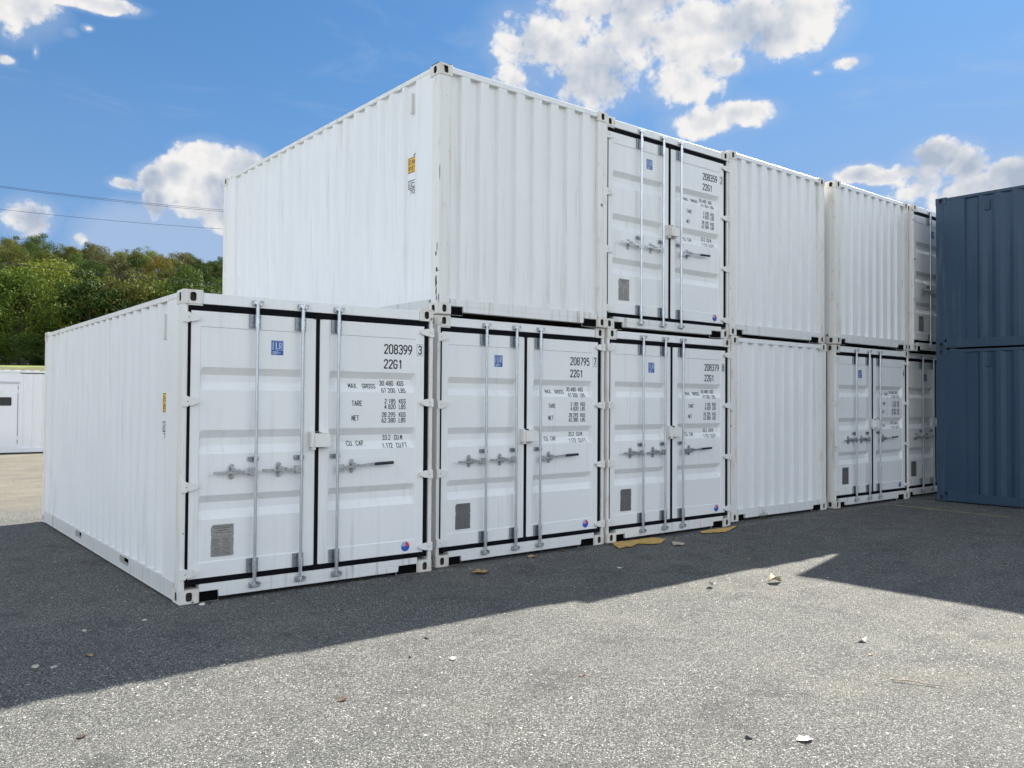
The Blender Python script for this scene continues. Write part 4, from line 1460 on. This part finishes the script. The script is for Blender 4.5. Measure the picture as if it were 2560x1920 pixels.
# weed growing against the sill
def weed(x, y, h, n_, label, sd, spread=0.07):
    r = random.Random(sd)
    root = thing('weed', (x, y, gh(x, y)), 0, label, 'plant')
    bs_, bl = MB(), MB()
    for k in range(n_):
        a = r.random() * 6.28
        d = r.random() * spread
        p0 = Vector((d * math.cos(a) * 1.6, d * math.sin(a) * 0.6, -0.005))
        hh = h * (0.35 + 0.65 * r.random() ** 1.5) * (1.3 - d / spread)
        p1 = p0 + Vector((math.cos(a) * hh * 0.18, math.sin(a) * hh * 0.10, hh))
        bs_.cyl(p0, p1, 0.0022, 0.001, n=5)
        for j in range(9):
            t = (j + 1) / 9
            p = p0.lerp(p1, t)
            aa = r.random() * 6.28
            L_ = 0.035 * (1.2 - 0.6 * t) * (h / 0.2)
            dv = Vector((math.cos(aa), math.sin(aa), 0.55)).normalized() * L_
            sd_ = Vector((-math.sin(aa), math.cos(aa), 0)) * L_ * 0.22
            bl.add([p, p + dv * 0.5 + sd_, p + dv, p + dv * 0.5 - sd_], [(0, 1, 2, 3)])
    link('stem', bs_.mesh('stem', plain('weed_stem', (0.10, 0.10, 0.035), 0.8)), root)
    link('foliage', bl.mesh('foliage', plain('weed_leaf', (0.075, 0.105, 0.030), 0.7, var=0.35, vscale=40)), root)
weed(8.22, 0.095, 0.17, 9, 'small green weed growing at the sill of the ribbed ground container', 3, 0.08)
weed(8.42, 0.085, 0.05, 16, 'low mat of olive weed right of the taller weed', 5, 0.14)
weed(5.02, 0.02, 0.03, 14, 'low green moss tuft between containers 208795 7 and 208379 8', 7, 0.10)
weed(13.35, 0.12, 0.07, 16, 'low grass tuft at the foot of the half hidden container beside the blue one', 9, 0.25)

# cords tied to the rod ends
def cord(parent_root, i, sd):
    rod = [c_ for c_ in parent_root.children if c_.name.startswith('lock_rod')][i]
    b = MB()
    y = RY - 0.026
    pts = [(-0.020, y, 0.325), (-0.012, y - 0.003, 0.29), (0.002, y - 0.004, 0.272), (0.018, y - 0.002, 0.30), (0.020, y, 0.325)]
    b.tube(pts, 0.0028, 5)
    b.tube([(0.002, y - 0.004, 0.272), (-0.004, y - 0.004, 0.19), (0.003, y - 0.002, 0.12), (-0.010, y, 0.085)], 0.0028, 5)
    link('tie_cord', b.mesh('tie_cord', M['cord'], smooth=True), rod)
cord(B1, 1, 1); cord(B2, 1, 2); cord(B2, 2, 3)

# ------------------------------------------------------------------ white cabin container behind, far left
cab = thing('cabin_container', (-2.02, 22.9, gh(0, 22.9)), 0, 'white cabin container with flush door and dark window strip standing across the yard behind', 'cabin')
CL_ = 6.058
b = MB()
p = [(0.10, 0.03), (0.30, 0.03)]
b.m = 0
# flat left part, ribbed right part
b.box(0.08, 4.54, 0.028, 0.05, 0.17, 2.50)
xk = 4.54
pr = [(xk, 0.028)]
while xk < 5.86:
    pr += [(xk + 0.07, 0.028), (xk + 0.10, 0.060), (xk + 0.20, 0.060), (xk + 0.2645, 0.028)]
    xk += 0.2645
n_ = len(pr)
b.add([(a, d, 0.17) for a, d in pr] + [(a, d, 2.47) for a, d in pr], [(i, i + 1, i + 1 + n_, i + n_) for i in range(n_ - 1)])
b.box(0.08, 0.10, 0.05, 2.40, 0.17, 2.50)
b.box(CL_ - 0.10, CL_ - 0.08, 0.05, 2.40, 0.17, 2.50)
b.box(0.08, CL_ - 0.08, 2.38, 2.40, 0.17, 2.50)
link('wall', b.mesh('wall', M['cabin']), cab)
b = MB()
b.box(0, CL_, 0, 2.438, 2.50, 2.56)
for k in range(22):
    b.box(0.1 + k * 0.27, 0.22 + k * 0.27, 0.05, 2.38, 2.56, 2.574)
link('roof', b.mesh('roof', M['cabin']), cab)
b = MB()
b.box(0, CL_, 0.0, 0.08, 0.035, 0.17); b.box(0, CL_, 2.36, 2.438, 0.035, 0.17)
b.box(0, 0.08, 0.08, 2.36, 0.035, 0.17); b.box(CL_ - 0.08, CL_, 0.08, 2.36, 0.035, 0.17)
link('base_frame', b.mesh('base_frame', M['cabin']), cab)
for x_ in (0, CL_ - 0.12):
    for y_ in (0, 2.438 - 0.12):
        b = MB(); b.box(x_ - 0.004, x_ + 0.124, y_ - 0.004, y_ + 0.124, 0.0, 2.56 - 0.06)
        link('corner_post', b.mesh('corner_post', M['cabin'], bevel=0.004), cab)
b = MB()
b.box(3.46, 4.475, 0.012, 0.027, 0.185, 2.165)
dr = link('door', b.mesh('door', M['cabin'], bevel=0.004), cab)
b = MB()
b.box(3.44, 3.455, 0.015, 0.027, 0.18, 2.17); b.box(4.478, 4.495, 0.015, 0.027, 0.30, 0.42)
b.box(4.478, 4.492, 0.015, 0.027, 0.55, 1.86); b.box(4.478, 4.495, 0.015, 0.027, 1.98, 2.09)
link('seal', b.mesh('seal', plain('grey_seal', (0.20, 0.20, 0.22), 0.6)), dr)
b = MB()
b.box(2.0, 4.52, -0.03, 0.027, 2.172, 2.215)
link('drip_rail', b.mesh('drip_rail', plain('rail_grey', (0.55, 0.56, 0.60), 0.5), bevel=0.006), cab)
b = MB()
r_ = 0.035
x0, x1, z0, z1 = 3.66, 4.31, 1.475, 1.735
pts = []
for (cx, cz, a0) in ((x1 - r_, z0 + r_, -90), (x1 - r_, z1 - r_, 0), (x0 + r_, z1 - r_, 90), (x0 + r_, z0 + r_, 180)):
    for k in range(6):
        t = math.radians(a0 + 90 * k / 5)
        pts.append((cx + r_ * math.cos(t), cz + r_ * math.sin(t)))
b.prism(pts, 0.002, 0.011)
link('window', b.mesh('window', M['window']), dr)
b = MB()
b.box(3.80, 4.06, -0.035, 0.011, 1.90, 1.925)
link('light_fitting', b.mesh('light_fitting', M['cabin']), dr)

# ------------------------------------------------------------------ overhead cables
def ray_pt(px, py, dist):
    X, Y = (px - 1280) / FPX, (960 - py) / FPX
    d = (fw + r2 * X + u2 * Y)
    d = d / math.hypot(d.x, d.y)
    return co.matrix_world.translation + d * dist
def cable(p, q, r, sag, label):
    b = MB()
    A_, B_ = Vector(p), Vector(q)
    D_ = (B_ - A_)
    A2, B2 = A_ - D_ * 1.6, B_ + D_ * 1.6
    n_ = 40
    pts = []
    for i in range(n_ + 1):
        t = i / n_
        P_ = A2.lerp(B2, t)
        P_.z -= sag * (1 - (2 * t - 1) ** 2) - sag * (1 - (1.6 / 4.2 * 2 - 1) ** 2) * 1.0
        pts.append(P_)
    b.tube(pts, r, 6)
    o = link('overhead_cable', b.mesh('overhead_cable', M['cable'], smooth=True))
    tag(o, label, 'cable', 'overhead cables crossing the yard')
cable(ray_pt(0, 465, 34), ray_pt(557, 525, 34), 0.006, 0.9, 'upper thin overhead cable of the topmost pair in the sky')
cable(ray_pt(0, 468, 34.2), ray_pt(557, 529, 34.2), 0.006, 0.9, 'lower thin overhead cable of the topmost pair in the sky')
cable(ray_pt(0, 523, 34), ray_pt(557, 572.5, 34), 0.006, 0.9, 'single thin overhead cable just above the tree line')
cable(ray_pt(0, 656, 30), ray_pt(557, 711, 30), 0.011, 0.8, 'thick dark overhead cable crossing in front of the wooded hill')

# ------------------------------------------------------------------ meadow and wooded hill
def hz(r, az):
    """height of the land at distance r from the camera, az in degrees from +y towards +x"""
    base = 4.3 * sm((r - 34) / 42)
    slope = 22.0 * sm((r - 78) / 125) ** 0.9 if r > 78 else 0
    shape = 1.0 + 0.03 * math.sin(math.radians(az * 9 + 40)) + 0.03 * sm((az - 8) / 14)
    dec = 1 - sm((r - 230) / 200) * 0.6
    edge = sm((az + 75) / 45) * (1 - sm((az - 95) / 45))
    return (base + slope * shape * dec) * edge
b = MB()
AZS = [-80 + i * 4 for i in range(57)]
RS = [31, 36, 42, 50, 60, 70, 78, 86, 95, 105, 115, 125, 137, 150, 165, 180, 200, 225, 260, 310, 380, 460]
def hpt(r, a):
    t = math.radians(a)
    x, y = camx + r * math.sin(t), camy + r * math.cos(t)
    return (x, y, hz(r, a) - 0.05 + (0.5 * mn.noise(Vector((x * 0.05, y * 0.05, 0))) if r > 60 else 0))
b.add([hpt(r, a) for r in RS for a in AZS], [(i * 57 + j, i * 57 + j + 1, (i + 1) * 57 + j + 1, (i + 1) * 57 + j) for i in range(len(RS) - 1) for j in range(56)])
hm, N, bs = new_mat('meadow_grass')
g = N.new('ShaderNodeNewGeometry')
pos = g.outputs['Position']
sp = N.new('ShaderNodeSeparateXYZ')
N.link(pos, sp.inputs[0])
n_a = N.noise(pos, 0.25, 5, 0.6)
n_b = N.noise(pos, 3.0, 4, 0.6)
cc = N.mix(N.smooth(n_b, 0.3, 0.7), (0.11, 0.15, 0.03, 1), (0.20, 0.24, 0.05, 1))
cc = N.mix(N.smooth(N.math('ADD', sp.outputs[2], N.math('MULTIPLY', n_a, 0.5)), 4.22, 4.08), cc, N.mix(n_b, (0.05, 0.07, 0.02, 1), (0.13, 0.12, 0.05, 1)))
cc = N.mix(N.smooth(N.math('ADD', sp.outputs[2], N.math('MULTIPLY', n_a, 0.6)), 4.62, 4.80), cc, N.mix(n_b, (0.02, 0.025, 0.01, 1), (0.05, 0.05, 0.02, 1)))
N.link(cc, bs.inputs['Base Color'])
bs.inputs['Roughness'].default_value = 0.9
me = b.mesh('hillside', hm)
for p_ in me.polygons: p_.use_smooth = True
tag(link('hillside', me), kind='structure')

def leaf_mat(name, c0, c1):
    mt, N, bs = new_mat(name)
    g = N.new('ShaderNodeNewGeometry')
    oi = N.new('ShaderNodeObjectInfo')
    f = N.math('ADD', N.math('MULTIPLY', g.outputs['Random Per Island'], 0.65), N.math('MULTIPLY', oi.outputs['Random'], 0.35))
    c = N.mix(f, (*c0, 1), (*c1, 1))
    N.link(c, bs.inputs['Base Color'])
    bs.inputs['Roughness'].default_value = 0.75
    bs.inputs['Specular IOR Level'].default_value = 0.12
    tr = N.new('ShaderNodeBsdfTranslucent')
    N.link(c, tr.inputs['Color'])
    mx = N.new('ShaderNodeMixShader')
    mx.inputs[0].default_value = 0.22
    out = [n for n in N.n if n.type == 'OUTPUT_MATERIAL'][0]
    N.link(bs.outputs[0], mx.inputs[1])
    N.link(tr.outputs[0], mx.inputs[2])
    N.link(mx.outputs[0], out.inputs['Surface'])
    return mt
LM = [leaf_mat('leaf_dark_green', (0.026, 0.050, 0.012), (0.068, 0.112, 0.022)),
      leaf_mat('leaf_mid_green', (0.050, 0.090, 0.014), (0.122, 0.172, 0.028)),
      leaf_mat('leaf_yellow_green', (0.095, 0.130, 0.016), (0.22, 0.25, 0.036)),
      leaf_mat('leaf_olive', (0.060, 0.075, 0.018), (0.160, 0.165, 0.040)),
      leaf_mat('leaf_autumn', (0.100, 0.085, 0.015), (0.240, 0.175, 0.030)),
      leaf_mat('leaf_greybrown', (0.075, 0.080, 0.030), (0.170, 0.155, 0.065))]
bark = plain('bark', (0.09, 0.075, 0.055), 0.9, var=0.4, vscale=6)

def crown_mesh(seed, H, R, leafy=1.0, leaf=0.30):
    """uneven crown: leaf sprays gathered in clumps through an egg-shaped volume, open gaps between"""
    r = random.Random(seed)
    b = MB()
    clumps = []
    n_c = int(66 * leafy)
    while len(clumps) < n_c:
        x, y, z = (r.random() * 2 - 1 for _ in range(3))
        q = x * x + y * y + z * z
        if q > 1 or q < 0.22: continue
        zz = z
        w = 1.0 - 0.28 * max(0, zz) + 0.05 * min(0, zz)
        k = 1 + 0.30 * mn.noise(Vector((x * 1.6 + seed, y * 1.6, z * 1.6)))
        clumps.append((x * R * w * k, y * R * w * k, H * 0.55 + zz * H * 0.45 * k, (0.17 + 0.16 * r.random()) * R))
    for (cx, cy, cz, cr) in clumps:
        for _ in range(int(120 * leafy ** 0.3)):
            d = Vector((r.gauss(0, 1), r.gauss(0, 1), r.gauss(0, 1)))
            d.normalize()
            rad = cr * (0.55 + 0.55 * r.random())
            p = Vector((cx, cy, cz)) + Vector((d.x * rad * 1.15, d.y * rad * 1.15, d.z * rad * 0.8))
            if p.z < 0.3: continue
            s_ = leaf * (0.55 + 0.8 * r.random())
            nrm = (d + Vector((r.gauss(0, .6), r.gauss(0, .6), 0.5 + r.gauss(0, .6)))).normalized()
            t = nrm.orthogonal().normalized()
            t.rotate(Matrix.Rotation(r.random() * 6.28, 3, nrm))
            u = nrm.cross(t)
            b.add([p - t * s_ * 0.5, p + u * s_ * 0.30, p + t * s_ * 0.55, p - u * s_ * 0.26], [(0, 1, 2, 3)])
    return b

def trunk_mesh(seed, H, R):
    r = random.Random(seed)
    b = MB()
    th = 0.035 * H
    pts = [Vector((0, 0, -0.6))]
    for k in range(1, 6):
        pts.append(Vector(((r.random() - .5) * 0.05 * H * k / 3, (r.random() - .5) * 0.05 * H * k / 3, H * 0.16 * k)))
    for k in range(5):
        b.cyl(pts[k], pts[k + 1], th * (1 - 0.17 * k) * 0.5, th * (1 - 0.17 * (k + 1)) * 0.5, n=7)
    for k in range(9):
        p0 = pts[2 + k % 3].lerp(pts[3 + k % 3], r.random())
        a = r.random() * 6.28
        L_ = R * (0.5 + 0.4 * r.random())
        p1 = p0 + Vector((math.cos(a) * L_ * 0.6, math.sin(a) * L_ * 0.6, L_ * 0.45))
        p2 = p1 + Vector((math.cos(a + 0.4) * L_ * 0.4, math.sin(a + 0.4) * L_ * 0.4, L_ * 0.35))
        b.cyl(p0, p1, th * 0.17, th * 0.10, n=5, caps=False)
        b.cyl(p1, p2, th * 0.10, th * 0.03, n=5, caps=False)
    return b.mesh('trunk', bark)

KINDS = []
for k in range(9):
    H_ = 1.0
    cb_ = crown_mesh(100 + k, 8.0, 3.1 + 0.5 * math.sin(k * 2.1), leafy=[1.0, 1.25, 1.1][k % 3], leaf=0.20 if k % 2 else 0.235)
    tm = trunk_mesh(200 + k, 8.0, 3.1)
    base = cb_.mesh('crown', LM[0])
    KINDS.append((base, tm))
CROWNS = {}
def crown(k, mi):
    if (k, mi) not in CROWNS:
        m2 = KINDS[k][0].copy()
        m2.materials[0] = LM[mi]
        CROWNS[(k, mi)] = m2
    return CROWNS[(k, mi)]
TONE = ['dark green', 'mid green', 'yellow-green', 'olive green', 'orange-tinted', 'grey-brown']
NTREE = [0]
def tree(az, r, H_, mi, label, group, k=None, wid=1.0):
    t = math.radians(az)
    x, y = camx + r * math.sin(t), camy + r * math.cos(t)
    root = thing('tree', (x, y, hz(r, az) - 0.2), random.random() * 6.28, label, 'tree', group)
    k = random.randrange(9) if k is None else k
    s_ = H_ / 8.0
    root.scale = (s_ * wid, s_ * wid, s_)
    link('crown', crown(k, mi), root)
    link('trunk', KINDS[k][1], root)
    NTREE[0] += 1
    return root
# the trees that stand out, placed by hand along the foot of the hill
HAND = [
    (7.2, 82, 9.0, 1, 'mid green tree in the front row at the left edge of the picture'),
    (9.0, 80, 8.2, 1, 'leafy mid green tree in the front row above the cabin container'),
    (10.6, 84, 9.4, 2, 'yellowish green tree in the front row, left of the darkest round tree'),
    (12.7, 79, 8.6, 0, 'round dark green tree in the middle of the front row'),
    (14.6, 81, 8.9, 3, 'olive tree with browning top in the front row right of the round dark one'),
    (16.6, 83, 7.8, 2, 'low yellow-green tree at the right of the front row'),
    (18.4, 82, 9.0, 0, 'dark tree in the front row beside the edge of the stack'),
    (20.4, 84, 8.6, 1, 'green tree in the front row just meeting the corner of the stack'),
    (11.3, 112, 6.6, 4, 'orange-tinted autumn tree halfway up the hill on the left'),
    (14.4, 104, 7.2, 2, 'bright yellow-green tree halfway up the hill in the middle'),
    (15.0, 128, 6.5, 5, 'thin grey-brown tree on the upper slope in the middle'),
    (8.6, 172, 6.8, 5, 'brownish tree on the skyline at the far left'),
    (10.0, 180, 7.2, 0, 'dark tree standing tallest on the skyline at left'),
    (18.6, 118, 6.6, 2, 'bright yellow-green tree on the slope at the right'),
    (16.5, 150, 6.4, 4, 'tree with yellow-brown leaves near the right skyline'),
]
random.seed(21)
for a_, r_, h_, mi, lb in HAND:
    tree(a_, r_, h_, mi, lb, 'trees on the wooded hill')
placed = [(camx + r_ * math.sin(math.radians(a_)), camy + r_ * math.cos(math.radians(a_))) for a_, r_, *_ in HAND]
rows = [(88, 'lower slope'), (96, 'lower slope'), (105, 'middle slope'), (114, 'middle slope'), (123, 'middle slope'), (132, 'middle slope'), (141, 'upper slope'), (150, 'upper slope'), (159, 'upper slope'), (168, 'ridge'), (177, 'ridge'), (187, 'ridge')]
for (r0, where) in rows:
    step = math.degrees((5.2 if r0 < 100 else 4.1) / r0)
    a_ = 3.5 + random.random() * step
    while a_ < 24.5:
        r_ = r0 + random.uniform(-3.5, 3.5)
        a2 = a_ + random.uniform(-0.35, 0.35) * step
        x, y = camx + r_ * math.sin(math.radians(a2)), camy + r_ * math.cos(math.radians(a2))
        a_ += step
        if min(math.hypot(x - p[0], y - p[1]) for p in placed) < 2.9: continue
        placed.append((x, y))
        u_ = random.random()
        if where in ('ridge', 'upper slope'):
            mi = 0 if u_ < 0.34 else 1 if u_ < 0.62 else 3 if u_ < 0.86 else 5 if u_ < 0.95 else 2
        else:
            mi = 0 if u_ < 0.36 else 1 if u_ < 0.66 else 2 if u_ < 0.78 else 3 if u_ < 0.93 else 4 if u_ < 0.96 else 5
        tree(a2, r_, (random.uniform(7.0, 8.8) if r0 < 100 else random.uniform(5.0, 6.6)), mi, '%s tree among its like on the %s of the wooded hill' % (TONE[mi], where), '%s trees on the %s' % (TONE[mi], where))
# low bushes closing the foot of the wood
for i in range(26):
    a_ = 2.5 + i * 0.95 + random.uniform(-0.2, 0.2)
    r_ = 76 + random.uniform(-1.0, 2.0)
    t = math.radians(a_)
    root = thing('bush', (camx + r_ * math.sin(t), camy + r_ * math.cos(t), hz(r_, a_) - 0.3), random.random() * 6, 'low dark bush in the hedge line at the foot of the wood', 'bush', 'bushes along the foot of the wood')
    root.scale = (0.40, 0.40, 0.34)
    link('foliage', crown(i % 9, 0 if i % 3 else 1), root)
print('trees', NTREE[0])
